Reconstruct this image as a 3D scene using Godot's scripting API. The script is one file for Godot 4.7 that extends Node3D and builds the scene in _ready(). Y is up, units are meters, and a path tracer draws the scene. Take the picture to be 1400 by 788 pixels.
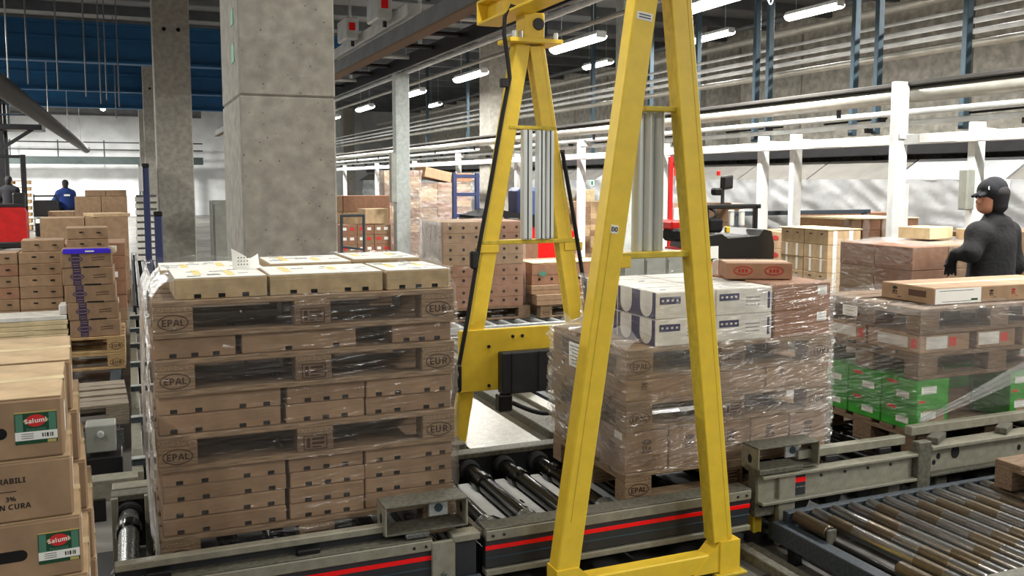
extends Node3D
# ---------------------------------------------------------------- helpers
var M := {}
var T := {}
var taken := {}
var cache := {}
var rng := RandomNumberGenerator.new()
var font_bold: SystemFont
var font_plain: SystemFont

func numbered(called: String) -> String:
	if not taken.has(called):
		taken[called] = 0
		return called
	taken[called] += 1
	return "%s_%03d" % [called, taken[called]]

func tag(o, label: String, category: String, group := "", kind := ""):
	o.set_meta("label", label)
	o.set_meta("category", category)
	if group != "": o.set_meta("group", group)
	if kind != "": o.set_meta("kind", kind)
	return o

func thing(called: String, label: String, category: String, group := "", at := Vector3.ZERO, turn := 0.0) -> Node3D:
	var o := Node3D.new()
	o.name = numbered(called)
	add_child(o)
	o.position = at
	o.rotation.y = turn
	tag(o, label, category, group)
	return o

func part(parent: Node, called: String, mesh: Mesh, m: Material, at := Vector3.ZERO, rot := Vector3.ZERO) -> MeshInstance3D:
	var o := MeshInstance3D.new()
	o.name = called
	o.mesh = mesh
	o.material_override = m
	o.position = at
	o.rotation = rot
	parent.add_child(o, true)
	return o

func solo(called: String, mesh: Mesh, m: Material, label: String, category: String, group := "", at := Vector3.ZERO, rot := Vector3.ZERO) -> MeshInstance3D:
	var o := MeshInstance3D.new()
	o.name = numbered(called)
	o.mesh = mesh
	o.material_override = m
	add_child(o)
	o.position = at
	o.rotation = rot
	tag(o, label, category, group)
	return o

func struct(called: String, mesh: Mesh, m: Material, label: String, category: String, at := Vector3.ZERO, rot := Vector3.ZERO) -> MeshInstance3D:
	var o := solo(called, mesh, m, label, category, "", at, rot)
	o.set_meta("kind", "structure")
	return o

func begin() -> SurfaceTool:
	var st := SurfaceTool.new()
	st.begin(Mesh.PRIMITIVE_TRIANGLES)
	return st

# flat convex polygon, turned to face away from `inside`
func face(st: SurfaceTool, pts: Array, inside: Vector3) -> void:
	var c := Vector3.ZERO
	for p in pts: c += p
	c /= pts.size()
	var n: Vector3 = (pts[1] - pts[0]).cross(pts[2] - pts[0])
	if n.length_squared() < 1e-16: return
	n = n.normalized()
	var flip: bool = n.dot(c - inside) < 0.0
	if flip: n = -n
	for i in range(1, pts.size() - 1):
		st.set_normal(n)
		if flip:
			st.add_vertex(pts[0]); st.set_normal(n); st.add_vertex(pts[i]); st.set_normal(n); st.add_vertex(pts[i + 1])
		else:
			st.add_vertex(pts[0]); st.set_normal(n); st.add_vertex(pts[i + 1]); st.set_normal(n); st.add_vertex(pts[i])

# chamfered box added to st, centred at `at`
func add_box(st: SurfaceTool, at: Vector3, s: Vector3, c := 0.003, b := Basis()) -> void:
	var h := s / 2.0
	c = min(c, min(h.x, min(h.y, h.z)) * 0.45)
	var v := func(x, y, z, k):
		return at + b * Vector3(x * (h.x - (0.0 if k == 0 else c)), y * (h.y - (0.0 if k == 1 else c)), z * (h.z - (0.0 if k == 2 else c)))
	for s1 in [-1, 1]:
		face(st, [v.call(s1, -1, -1, 0), v.call(s1, 1, -1, 0), v.call(s1, 1, 1, 0), v.call(s1, -1, 1, 0)], at)
		face(st, [v.call(-1, s1, -1, 1), v.call(1, s1, -1, 1), v.call(1, s1, 1, 1), v.call(-1, s1, 1, 1)], at)
		face(st, [v.call(-1, -1, s1, 2), v.call(1, -1, s1, 2), v.call(1, 1, s1, 2), v.call(-1, 1, s1, 2)], at)
		for s2 in [-1, 1]:
			face(st, [v.call(s1, s2, -1, 0), v.call(s1, s2, 1, 0), v.call(s1, s2, 1, 1), v.call(s1, s2, -1, 1)], at)
			face(st, [v.call(s1, -1, s2, 0), v.call(s1, 1, s2, 0), v.call(s1, 1, s2, 2), v.call(s1, -1, s2, 2)], at)
			face(st, [v.call(-1, s1, s2, 1), v.call(1, s1, s2, 1), v.call(1, s1, s2, 2), v.call(-1, s1, s2, 2)], at)
			for s3 in [-1, 1]:
				face(st, [v.call(s1, s2, s3, 0), v.call(s1, s2, s3, 1), v.call(s1, s2, s3, 2)], at)

func bx(x: float, y: float, z: float, c := 0.003) -> Mesh:
	var key := "b%.4f,%.4f,%.4f,%.4f" % [x, y, z, c]
	if not cache.has(key):
		var st := begin()
		add_box(st, Vector3.ZERO, Vector3(x, y, z), c)
		cache[key] = st.commit()
	return cache[key]

# many boxes [[centre, size], ...] as one mesh
func boxes(list: Array, c := 0.003) -> Mesh:
	var st := begin()
	for e in list: add_box(st, e[0], e[1], c)
	return st.commit()

# lathe about local y, profile of Vector2(radius, y); soft: smooth round the axis
func lathe(profile: Array, n := 20) -> Mesh:
	var key := "l%s%d" % [str(profile), n]
	if cache.has(key): return cache[key]
	var st := begin()
	for i in profile.size() - 1:
		var a: Vector2 = profile[i]
		var b: Vector2 = profile[i + 1]
		var d := (b - a)
		if d.length() < 1e-7: continue
		var nr := Vector2(d.y, -d.x).normalized()
		for k in n:
			var t0 := TAU * k / n
			var t1 := TAU * (k + 1) / n
			var q := []
			for e in [[a, t0], [b, t0], [b, t1], [a, t1]]:
				q.append([Vector3(e[0].x * cos(e[1]), e[0].y, e[0].x * sin(e[1])), Vector3(nr.x * cos(e[1]), nr.y, nr.x * sin(e[1]))])
			for j in [0, 2, 1, 0, 3, 2]:
				st.set_normal(q[j][1])
				st.add_vertex(q[j][0])
	var m := st.commit()
	# make sure the winding agrees with the normals
	cache[key] = m
	return m

func cyl(r: float, h: float, n := 20, ch := 0.003) -> Mesh:
	ch = min(ch, min(r, h / 2) * 0.4)
	return lathe([Vector2(0, -h / 2), Vector2(r - ch, -h / 2), Vector2(r, -h / 2 + ch), Vector2(r, h / 2 - ch), Vector2(r - ch, h / 2), Vector2(0, h / 2)], n)

# round tube through points
func tube(pts: Array, r: float, n := 8) -> Mesh:
	var st := begin()
	var rings := []
	for i in pts.size():
		var t: Vector3 = (pts[min(i + 1, pts.size() - 1)] - pts[max(i - 1, 0)]).normalized()
		var u := t.cross(Vector3.UP if absf(t.y) < 0.9 else Vector3.RIGHT).normalized()
		var w := t.cross(u)
		var ring := []
		for k in n + 1:
			var a := TAU * k / n
			var d := u * cos(a) + w * sin(a)
			ring.append([pts[i] + d * r, d])
		rings.append(ring)
	for i in pts.size() - 1:
		for k in n:
			var q := [rings[i][k], rings[i][k + 1], rings[i + 1][k + 1], rings[i + 1][k]]
			for j in [0, 2, 1, 0, 3, 2]:
				st.set_normal(q[j][1])
				st.add_vertex(q[j][0])
	for e in [[0, 1], [pts.size() - 1, pts.size() - 2]]:
		var loop := []
		for k in n: loop.append(rings[e[0]][k][0])
		face(st, loop, pts[e[1]])
	return st.commit()

# polygon (x, y) extruded along z, centred in z, flat shaded; convex or not
func prism(poly: Array, depth: float) -> Mesh:
	var key := "p%s%.4f" % [str(poly), depth]
	if cache.has(key): return cache[key]
	var st := begin()
	var p := PackedVector2Array(poly)
	if Geometry2D.is_polygon_clockwise(p): p.reverse()
	var tri := Geometry2D.triangulate_polygon(p)
	var h := depth / 2.0
	for s in [-1.0, 1.0]:
		for i in range(0, tri.size(), 3):
			face(st, [Vector3(p[tri[i]].x, p[tri[i]].y, s * h), Vector3(p[tri[i + 1]].x, p[tri[i + 1]].y, s * h), Vector3(p[tri[i + 2]].x, p[tri[i + 2]].y, s * h)], Vector3(p[tri[i]].x, p[tri[i]].y, 0))
	for i in p.size():
		var a := p[i]
		var b := p[(i + 1) % p.size()]
		var d := (b - a).normalized()
		var mid := (a + b) / 2.0 - Vector2(d.y, -d.x) * 0.001
		face(st, [Vector3(a.x, a.y, -h), Vector3(b.x, b.y, -h), Vector3(b.x, b.y, h), Vector3(a.x, a.y, h)], Vector3(mid.x, mid.y, 0))
	cache[key] = st.commit()
	return cache[key]

# straight box bar between two points: w across, d the other way
func bar(parent: Node, called: String, m: Material, a: Vector3, b: Vector3, w: float, d: float, c := 0.003) -> MeshInstance3D:
	var len := a.distance_to(b)
	var o := part(parent, called, bx(w, len, d, c), m, (a + b) / 2.0)
	o.basis = along(b - a)
	return o

func rod(parent: Node, called: String, m: Material, a: Vector3, b: Vector3, r: float, n := 10) -> MeshInstance3D:
	var o := part(parent, called, cyl(r, a.distance_to(b), n, 0.001), m, (a + b) / 2.0)
	o.basis = along(b - a)
	return o

# basis whose y runs along v
func along(v: Vector3) -> Basis:
	var y := v.normalized()
	var x := Vector3.RIGHT - y * y.x
	if x.length() < 0.05: x = Vector3.FORWARD - y * y.dot(Vector3.FORWARD)
	x = x.normalized()
	return Basis(x, y, x.cross(y))

func words_on(parent: Node, called: String, s: String, height: float, m: Material, at: Vector3, rot := Vector3.ZERO, bold := true, thick := 0.0012) -> MeshInstance3D:
	var key := "t%s%.4f%s%.4f" % [s, height, bold, thick]
	if not cache.has(key):
		var t := TextMesh.new()
		t.text = s
		t.font = font_bold if bold else font_plain
		t.font_size = 24
		t.pixel_size = height / 17.0
		t.depth = thick
		t.curve_step = 2.0
		cache[key] = t
	return part(parent, called, cache[key], m, at, rot)

func ring_mesh(rx: float, ry: float, w: float, depth := 0.0012, n := 28) -> Mesh:
	var key := "r%.4f,%.4f,%.4f,%.4f" % [rx, ry, w, depth]
	if cache.has(key): return cache[key]
	var st := begin()
	for k in n:
		var a := TAU * k / n
		var b := TAU * (k + 1) / n
		var q := []
		for e in [[a, 0.0], [b, 0.0], [b, w], [a, w]]:
			q.append(Vector3(cos(e[0]) * (rx - e[1]), sin(e[0]) * (ry - e[1]), depth / 2))
		face(st, q, Vector3(0, 0, -1))
	cache[key] = st.commit()
	return cache[key]

func disc(rx: float, ry: float, depth := 0.0012, n := 28) -> Mesh:
	var poly := []
	for k in n: poly.append(Vector2(cos(TAU * k / n) * rx, sin(TAU * k / n) * ry))
	return prism(poly, depth)

# ---------------------------------------------------------------- textures and materials
func noise_tex(key: String, freq: float, lo: float, hi: float, octaves := 4, seed_ := 1, size := 512, kind := FastNoiseLite.TYPE_SIMPLEX_SMOOTH, bias := 0.5) -> void:
	var n := FastNoiseLite.new()
	n.noise_type = kind
	n.seed = seed_
	n.frequency = freq
	n.fractal_octaves = octaves
	var g := Gradient.new()
	g.offsets = PackedFloat32Array([0.0, bias, 1.0])
	g.colors = PackedColorArray([Color(lo, lo, lo), Color((lo + hi) / 2, (lo + hi) / 2, (lo + hi) / 2), Color(hi, hi, hi)])
	var t := NoiseTexture2D.new()
	t.width = size
	t.height = size
	t.seamless = true
	t.noise = n
	t.color_ramp = g
	T[key] = t

func mat(key: String, c: Color, rough := 0.8, metal := 0.0, tex := "", scale := Vector3.ONE, bump := "", bump_cm := 0.0, rough_tex := "") -> StandardMaterial3D:
	var m := StandardMaterial3D.new()
	m.resource_name = key
	m.albedo_color = c
	m.roughness = rough
	m.metallic = metal
	m.cull_mode = BaseMaterial3D.CULL_DISABLED
	if tex != "" or bump != "" or rough_tex != "":
		m.uv1_triplanar = true
		m.uv1_triplanar_sharpness = 4.0
		m.uv1_scale = scale
	if tex != "":
		m.albedo_texture = T[tex]
	if bump != "":
		m.heightmap_enabled = true
		m.heightmap_texture = T[bump]
		m.heightmap_scale = bump_cm
	if rough_tex != "":
		m.roughness_texture = T[rough_tex]
		m.roughness_texture_channel = BaseMaterial3D.TEXTURE_CHANNEL_RED
	M[key] = m
	return m

func world_mapped(key: String) -> void:
	M[key].uv1_world_triplanar = true

func make_materials() -> void:
	noise_tex("speck", 0.35, 0.82, 1.0, 2, 3)
	noise_tex("blotch", 0.012, 0.85, 1.0, 5, 5)
	noise_tex("soft", 0.008, 0.86, 1.0, 4, 7)
	noise_tex("faint", 0.01, 0.94, 1.0, 4, 9)
	noise_tex("wood", 0.02, 0.62, 1.0, 4, 11)
	noise_tex("conc", 0.03, 0.70, 1.0, 6, 17)
	noise_tex("wear", 0.02, 0.6, 1.0, 6, 19, 512, FastNoiseLite.TYPE_SIMPLEX_SMOOTH, 0.35)
	noise_tex("print", 0.05, 0.55, 1.0, 2, 23, 256, FastNoiseLite.TYPE_CELLULAR)
	noise_tex("floor", 0.006, 0.62, 1.0, 6, 29, 1024)
	noise_tex("rgh", 0.03, 0.45, 1.0, 4, 31)
	# cast concrete: mottled, with scattered air holes
	var cn := FastNoiseLite.new()
	cn.seed = 41
	cn.frequency = 0.018
	cn.fractal_octaves = 6
	var ci := cn.get_seamless_image(512, 512)
	ci.convert(Image.FORMAT_RGB8)
	for y in 512:
		for x in 512:
			var g: float = 0.80 + 0.20 * ci.get_pixel(x, y).r
			ci.set_pixel(x, y, Color(g, g, g))
	var cr := RandomNumberGenerator.new()
	cr.seed = 77
	for k in 170:
		var cx := cr.randi() % 512
		var cy := cr.randi() % 512
		var rr := cr.randf_range(0.5, 1.8)
		var tone := cr.randf_range(0.35, 0.65)
		for dy in range(-3, 4):
			for dx in range(-3, 4):
				if dx * dx + dy * dy <= rr * rr: ci.set_pixel(posmod(cx + dx, 512), posmod(cy + dy, 512), Color(tone, tone, tone))
	T["cast"] = ImageTexture.create_from_image(ci)
	mat("concrete", Color(0.68, 0.665, 0.63), 0.9, 0, "cast", Vector3(0.8, 0.8, 0.8), "cast", 0.15)
	world_mapped("concrete")
	mat("wall_concrete", Color(0.84, 0.82, 0.77), 0.95, 0, "conc", Vector3(0.25, 0.25, 0.25), "conc", 0.3)
	world_mapped("wall_concrete")
	mat("floor", Color(0.52, 0.51, 0.49), 0.55, 0, "floor", Vector3(0.12, 0.12, 0.12), "speck", 0.03, "rgh")
	world_mapped("floor")
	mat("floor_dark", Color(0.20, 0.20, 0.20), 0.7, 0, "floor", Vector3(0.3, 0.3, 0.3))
	mat("ceiling", Color(0.56, 0.56, 0.56), 0.9, 0, "soft", Vector3(0.3, 0.3, 0.3))
	mat("joist", Color(0.46, 0.47, 0.48), 0.6, 0.3, "soft", Vector3(0.6, 0.6, 0.6))
	mat("white_wall", Color(0.90, 0.91, 0.92), 0.8, 0, "soft", Vector3(0.2, 0.2, 0.2))
	world_mapped("white_wall")
	mat("blue_beam", Color(0.08, 0.36, 0.56), 0.6, 0, "soft", Vector3(0.3, 0.8, 0.8))
	mat("slate", Color(0.25, 0.33, 0.38), 0.5, 0.4, "soft", Vector3(1, 1, 1))
	mat("steel_dark", Color(0.17, 0.17, 0.18), 0.45, 0.6, "soft", Vector3(1, 1, 1))
	mat("galv", Color(0.78, 0.80, 0.80), 0.45, 0.25, "soft", Vector3(3, 3, 3), "", 0, "rgh")
	mat("white_paint", Color(0.90, 0.91, 0.91), 0.4, 0, "soft", Vector3(1, 1, 1))
	mat("grey_post", Color(0.74, 0.77, 0.76), 0.55, 0.1, "blotch", Vector3(1.5, 1.5, 1.5))
	mat("pipe", Color(0.70, 0.69, 0.65), 0.4, 0.3, "soft", Vector3(1, 1, 1))
	mat("pipe_cover", Color(0.26, 0.25, 0.24), 0.7, 0.1, "soft", Vector3(1, 1, 1))
	mat("yellow", Color(0.94, 0.80, 0.23), 0.42, 0, "faint", Vector3(2, 2, 2), "speck", 0.01)
	mat("yellow_worn", Color(0.84, 0.74, 0.22), 0.55, 0, "blotch", Vector3(3, 3, 3))
	mat("beige", Color(0.59, 0.58, 0.52), 0.5, 0.1, "blotch", Vector3(2.5, 2.5, 2.5), "", 0, "rgh")
	mat("beige_dirty", Color(0.44, 0.43, 0.38), 0.65, 0.15, "wear", Vector3(3, 3, 3))
	mat("rail_dark", Color(0.19, 0.20, 0.22), 0.45, 0.1, "soft", Vector3(2, 2, 2))
	mat("red", Color(1.0, 0.01, 0.03), 0.4)
	mat("steel_green", Color(0.20, 0.25, 0.25), 0.6, 0.1, "soft", Vector3(1, 1, 1))
	mat("red_truck", Color(0.86, 0.05, 0.05), 0.35, 0, "soft", Vector3(1, 1, 1))
	mat("black", Color(0.05, 0.05, 0.055), 0.45, 0, "soft", Vector3(2, 2, 2))
	mat("black_matt", Color(0.03, 0.03, 0.032), 0.9)
	mat("rubber", Color(0.035, 0.035, 0.04), 0.75)
	mat("roller_dark", Color(0.20, 0.20, 0.19), 0.28, 0.85, "blotch", Vector3(4, 4, 4), "", 0, "rgh")
	mat("roller_shiny", Color(0.66, 0.66, 0.66), 0.22, 0.92, "faint", Vector3(5, 5, 5))
	mat("roller_rust", Color(0.52, 0.47, 0.40), 0.30, 0.8, "blotch", Vector3(7, 7, 7))
	mat("steel", Color(0.52, 0.53, 0.53), 0.4, 0.7, "blotch", Vector3(4, 4, 4), "", 0, "rgh")
	mat("wood", Color(0.67, 0.56, 0.44), 0.85, 0, "wood", Vector3(0.7, 7, 7), "wood", 0.08)
	mat("wood_dark", Color(0.56, 0.46, 0.365), 0.88, 0, "wood", Vector3(0.7, 7, 7), "wood", 0.08)
	mat("wood_grey", Color(0.62, 0.57, 0.50), 0.9, 0, "wood", Vector3(0.7, 7, 7), "wood", 0.1)
	mat("wood_pale", Color(0.82, 0.68, 0.48), 0.85, 0, "wood", Vector3(0.7, 7, 7), "wood", 0.06)
	mat("burn", Color(0.24, 0.14, 0.09), 0.9)
	mat("kraft", Color(0.65, 0.535, 0.42), 0.85, 0, "soft", Vector3(2, 2, 2), "speck", 0.01)
	mat("kraft_b", Color(0.61, 0.495, 0.385), 0.85, 0, "soft", Vector3(2.4, 2.4, 2.4), "speck", 0.01)
	mat("kraft_red", Color(0.62, 0.46, 0.36), 0.85, 0, "soft", Vector3(2, 2, 2))
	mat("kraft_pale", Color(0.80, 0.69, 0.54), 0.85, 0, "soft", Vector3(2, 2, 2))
	mat("cream", Color(0.86, 0.78, 0.62), 0.85, 0, "soft", Vector3(2, 2, 2))
	mat("cream_side", Color(0.74, 0.65, 0.51), 0.85, 0, "soft", Vector3(3, 3, 3))
	mat("white_card", Color(0.90, 0.89, 0.86), 0.7, 0, "soft", Vector3(2, 2, 2))
	mat("paper", Color(0.93, 0.93, 0.91), 0.8)
	mat("label_green", Color(0.06, 0.27, 0.17), 0.5)
	mat("label_lightgreen", Color(0.30, 0.50, 0.42), 0.5)
	mat("label_red", Color(0.82, 0.16, 0.16), 0.5)
	mat("gold", Color(0.72, 0.66, 0.40), 0.5)
	mat("ink", Color(0.10, 0.09, 0.10), 0.8)
	mat("ink_soft", Color(0.33, 0.24, 0.19), 0.85)
	mat("ink_red", Color(0.62, 0.14, 0.12), 0.85)
	mat("purple", Color(0.20, 0.16, 0.31), 0.6)
	mat("violet_tape", Color(0.25, 0.16, 0.85), 0.35)
	mat("navy_print", Color(0.12, 0.11, 0.32), 0.5)
	mat("green_box", Color(0.20, 0.62, 0.16), 0.5, 0, "soft", Vector3(3, 3, 3))
	mat("yellow_print", Color(0.93, 0.86, 0.58), 0.7)
	mat("blue_post", Color(0.20, 0.24, 0.40), 0.5, 0.1)
	mat("blue_grey", Color(0.27, 0.31, 0.35), 0.6, 0.2, "wear", Vector3(4, 4, 4))
	mat("cabinet", Color(0.62, 0.63, 0.60), 0.5, 0.2, "soft", Vector3(1, 1, 1))
	mat("curtain", Color(0.66, 0.67, 0.68), 0.38, 0.0, "soft", Vector3(0.5, 0.5, 0.5))
	mat("panel_grey", Color(0.42, 0.41, 0.39), 0.7, 0, "soft", Vector3(0.5, 0.5, 0.5))
	mat("cloth_black", Color(0.055, 0.055, 0.075), 0.9, 0, "soft", Vector3(4, 4, 4), "soft", 2.0)
	mat("alu", Color(0.80, 0.82, 0.82), 0.35, 0.35)
	mat("cloth_blue", Color(0.10, 0.22, 0.48), 0.9, 0, "speck", Vector3(6, 6, 6))
	mat("cloth_navy", Color(0.05, 0.055, 0.09), 0.9)
	mat("skin", Color(0.72, 0.50, 0.40), 0.6)
	mat("green_sign", Color(0.10, 0.55, 0.38), 0.5)
	# stretch film: a clear, faintly milky sheet
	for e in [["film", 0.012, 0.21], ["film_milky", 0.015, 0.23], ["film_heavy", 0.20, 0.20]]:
		var f := StandardMaterial3D.new()
		f.resource_name = e[0]
		f.transparency = BaseMaterial3D.TRANSPARENCY_ALPHA
		f.albedo_color = Color(0.92, 0.92, 0.92, e[1])
		f.roughness = e[2]
		f.metallic_specular = 0.6
		f.cull_mode = BaseMaterial3D.CULL_DISABLED
		M[e[0]] = f
	var lamp := StandardMaterial3D.new()
	lamp.resource_name = "lamp_tube"
	lamp.albedo_color = Color(1, 1, 1)
	lamp.emission_enabled = true
	lamp.emission = Color(1.0, 0.98, 0.94)
	lamp.emission_energy_multiplier = 6.0
	M["lamp"] = lamp

# stretch film sleeve round a box; wrinkles are real relief
func film_sleeve(x0: float, x1: float, z0: float, z1: float, y0: float, y1: float, seed_: int, amp := 0.006, tilt := 0.25, flare := 0.0, nu := 260, nv := 90) -> ArrayMesh:
	var n := FastNoiseLite.new()
	n.seed = seed_
	n.frequency = 1.0
	n.fractal_octaves = 3
	n.noise_type = FastNoiseLite.TYPE_SIMPLEX_SMOOTH
	var w := x1 - x0
	var d := z1 - z0
	var per := 2.0 * (w + d)
	var cr := 0.02
	var v := PackedVector3Array()
	var nn := PackedVector3Array()
	for j in nv + 1:
		for i in nu + 1:
			var u := fposmod(float(i) / nu, 1.0) * per
			var p := Vector2.ZERO
			var o := Vector2.ZERO
			if u < w: p = Vector2(x0 + u, z1); o = Vector2(0, 1)
			elif u < w + d: p = Vector2(x1, z1 - (u - w)); o = Vector2(1, 0)
			elif u < 2 * w + d: p = Vector2(x1 - (u - w - d), z0); o = Vector2(0, -1)
			else: p = Vector2(x0, z0 + (u - 2 * w - d)); o = Vector2(-1, 0)
			# round the corners
			p.x = clampf(p.x, x0, x1)
			var cx := clampf(p.x, x0 + cr, x1 - cr)
			var cz := clampf(p.y, z0 + cr, z1 - cr)
			var q := p - Vector2(cx, cz)
			if absf(q.x) > 1e-6 and absf(q.y) > 1e-6: p = Vector2(cx, cz) + q.normalized() * cr
			var f := float(j) / nv
			var y := lerpf(y0, y1, f)
			var a := TAU * u / per
			# noise on a loop so that the seam closes: stretched along the wrap
			var k := Vector3(cos(a) * per / TAU, 0, sin(a) * per / TAU)
			var yy := y + tilt * (absf(fposmod(u / per * 2.0, 2.0) - 1.0) - 0.5) * 0.5
			var wr := n.get_noise_3d(k.x * 1.6, yy * 26.0, k.z * 1.6)
			var fine := n.get_noise_3d(k.x * 5.0 + 40.0, yy * 90.0, k.z * 5.0)
			var big := n.get_noise_3d(k.x * 1.2 - 30.0, y * 3.0, k.z * 1.2)
			var cre := maxf(0.0, 1.0 - absf(n.get_noise_3d(k.x * 0.8 + 11.0, yy * 15.0, k.z * 0.8)) * 7.0)
			var off := amp * ((1.0 - absf(wr) * 2.2) * 0.6 + fine * 0.45 + big * 1.2 + cre * cre * 0.9) + 0.006
			off += flare * smoothstep(0.9, 1.0, f) * (0.5 + n.get_noise_2d(u * 6.0, 3.0) * 2.0)
			p += o * off
			y += smoothstep(0.85, 1.0, f) * 0.03 * n.get_noise_2d(u * 3.0, 77.0)
			v.append(Vector3(p.x, y, p.y))
	nn.resize(v.size())
	var row := nu + 1
	for j in nv + 1:
		for i in nu + 1:
			var l := v[j * row + (i - 1 if i > 0 else nu - 1)]
			var r := v[j * row + (i + 1 if i < nu else 1)]
			var dn := v[maxi(j - 1, 0) * row + i]
			var up := v[mini(j + 1, nv) * row + i]
			nn[j * row + i] = (r - l).cross(up - dn).normalized()
	var idx := PackedInt32Array()
	for j in nv:
		for i in nu:
			var a := j * row + i
			idx.append_array([a, a + row, a + 1, a + 1, a + row, a + row + 1])
	var arr := []
	arr.resize(Mesh.ARRAY_MAX)
	arr[Mesh.ARRAY_VERTEX] = v
	arr[Mesh.ARRAY_NORMAL] = nn
	arr[Mesh.ARRAY_INDEX] = idx
	var am := ArrayMesh.new()
	am.add_surface_from_arrays(Mesh.PRIMITIVE_TRIANGLES, arr)
	return am

# crumpled open sheet over a grid: fn(u, v) -> Vector3
func sheet(fn: Callable, nu: int, nv: int) -> ArrayMesh:
	var v := PackedVector3Array()
	var nn := PackedVector3Array()
	for j in nv + 1:
		for i in nu + 1: v.append(fn.call(float(i) / nu, float(j) / nv))
	nn.resize(v.size())
	var row := nu + 1
	for j in nv + 1:
		for i in nu + 1:
			nn[j * row + i] = (v[j * row + mini(i + 1, nu)] - v[j * row + maxi(i - 1, 0)]).cross(v[mini(j + 1, nv) * row + i] - v[maxi(j - 1, 0) * row + i]).normalized()
	var idx := PackedInt32Array()
	for j in nv:
		for i in nu:
			var a := j * row + i
			idx.append_array([a, a + row, a + 1, a + 1, a + row, a + row + 1])
	var arr := []
	arr.resize(Mesh.ARRAY_MAX)
	arr[Mesh.ARRAY_VERTEX] = v
	arr[Mesh.ARRAY_NORMAL] = nn
	arr[Mesh.ARRAY_INDEX] = idx
	var am := ArrayMesh.new()
	am.add_surface_from_arrays(Mesh.PRIMITIVE_TRIANGLES, arr)
	return am

# ---------------------------------------------------------------- pallets and cartons
# wooden four-way pallet, 1.2 along x, 0.8 along z, base centre at the origin; every board and block a part
func pallet(label: String, group: String, at: Vector3, turn := 0.0, wood := "wood", marks := true, boards := true) -> Node3D:
	var p := thing("wooden_pallet", label, "pallet", group, at, turn)
	var m: Material = M[wood]
	for z in [-0.35, 0.0, 0.35]:
		part(p, "bottom_board", bx(1.2, 0.022, 0.145 if z == 0.0 else 0.1), m, Vector3(0, 0.011, z))
	var alt: Material = M["wood_dark"] if wood == "wood" else m
	for x in [-0.5275, 0.0, 0.5275]:
		for z in [-0.35, 0.0, 0.35]:
			var b := part(p, "block", bx(0.145, 0.078, 0.145 if z == 0.0 else 0.1), alt if x == 0.0 else m, Vector3(x, 0.061, z))
			if marks and z == 0.35:
				if x < -0.1:
					part(b, "stamp_ring", ring_mesh(0.056, 0.031, 0.004), M.burn, Vector3(0, 0, 0.0505))
					words_on(b, "stamp", "EPAL", 0.026, M.burn, Vector3(0, 0, 0.0505))
				elif x > 0.1:
					part(b, "stamp_ring", ring_mesh(0.056, 0.031, 0.004), M.burn, Vector3(0, 0, 0.0505))
					words_on(b, "stamp", "EUR", 0.030, M.burn, Vector3(0, 0, 0.0505))
				else:
					part(b, "stamp_frame", boxes([[Vector3(-0.046, 0, 0), Vector3(0.004, 0.056, 0.001)], [Vector3(0.046, 0, 0), Vector3(0.004, 0.056, 0.001)], [Vector3(0, 0.028, 0), Vector3(0.094, 0.004, 0.001)], [Vector3(0, -0.028, 0), Vector3(0.094, 0.004, 0.001)], [Vector3(-0.028, 0, 0), Vector3(0.014, 0.04, 0.001)], [Vector3(0.012, 0.014, 0), Vector3(0.05, 0.010, 0.001)], [Vector3(0.012, -0.004, 0), Vector3(0.05, 0.010, 0.001)], [Vector3(0.005, -0.018, 0), Vector3(0.036, 0.006, 0.001)]], 0.0), M.burn, Vector3(0, 0, 0.0505))
		part(p, "cross_board", bx(0.8, 0.022, 0.145), m, Vector3(x, 0.111, 0), Vector3(0, PI / 2, 0))
	if boards:
		for e in [[-0.3275, 0.145], [-0.185, 0.1], [0.0, 0.145], [0.185, 0.1], [0.3275, 0.145]]:
			part(p, "deck_board", bx(1.2, 0.022, e[1]), m, Vector3(0, 0.133, e[0]))
	return p

# plain carton as one mesh: body, lid seam and tape relief, for stacks farther off. Base centre at `at`
func carton_mesh(s: Vector3, kind := "plain") -> Mesh:
	var key := "cart%s%s" % [str(s), kind]
	if cache.has(key): return cache[key]
	var st := begin()
	if kind == "tray":      # two halves, one slid over the other
		add_box(st, Vector3(0, s.y * 0.24, 0), Vector3(s.x - 0.006, s.y * 0.48, s.z - 0.006), 0.003)
		add_box(st, Vector3(0, s.y * 0.735, 0), Vector3(s.x, s.y * 0.53, s.z), 0.004)
	else:
		add_box(st, Vector3(0, s.y / 2, 0), s, 0.005)
	cache[key] = st.commit()
	return cache[key]

const NUM := ["one", "two", "three", "four", "five", "six", "seven", "eight", "nine", "ten", "eleven", "twelve", "thirteen", "fourteen", "fifteen"]

func carton(s: Vector3, m: String, label: String, group: String, at: Vector3, turn := 0.0, kind := "plain", called := "carton") -> MeshInstance3D:
	return solo(called, carton_mesh(s, kind), M[m], label, "carton", group, at, Vector3(0, turn, 0))

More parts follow.
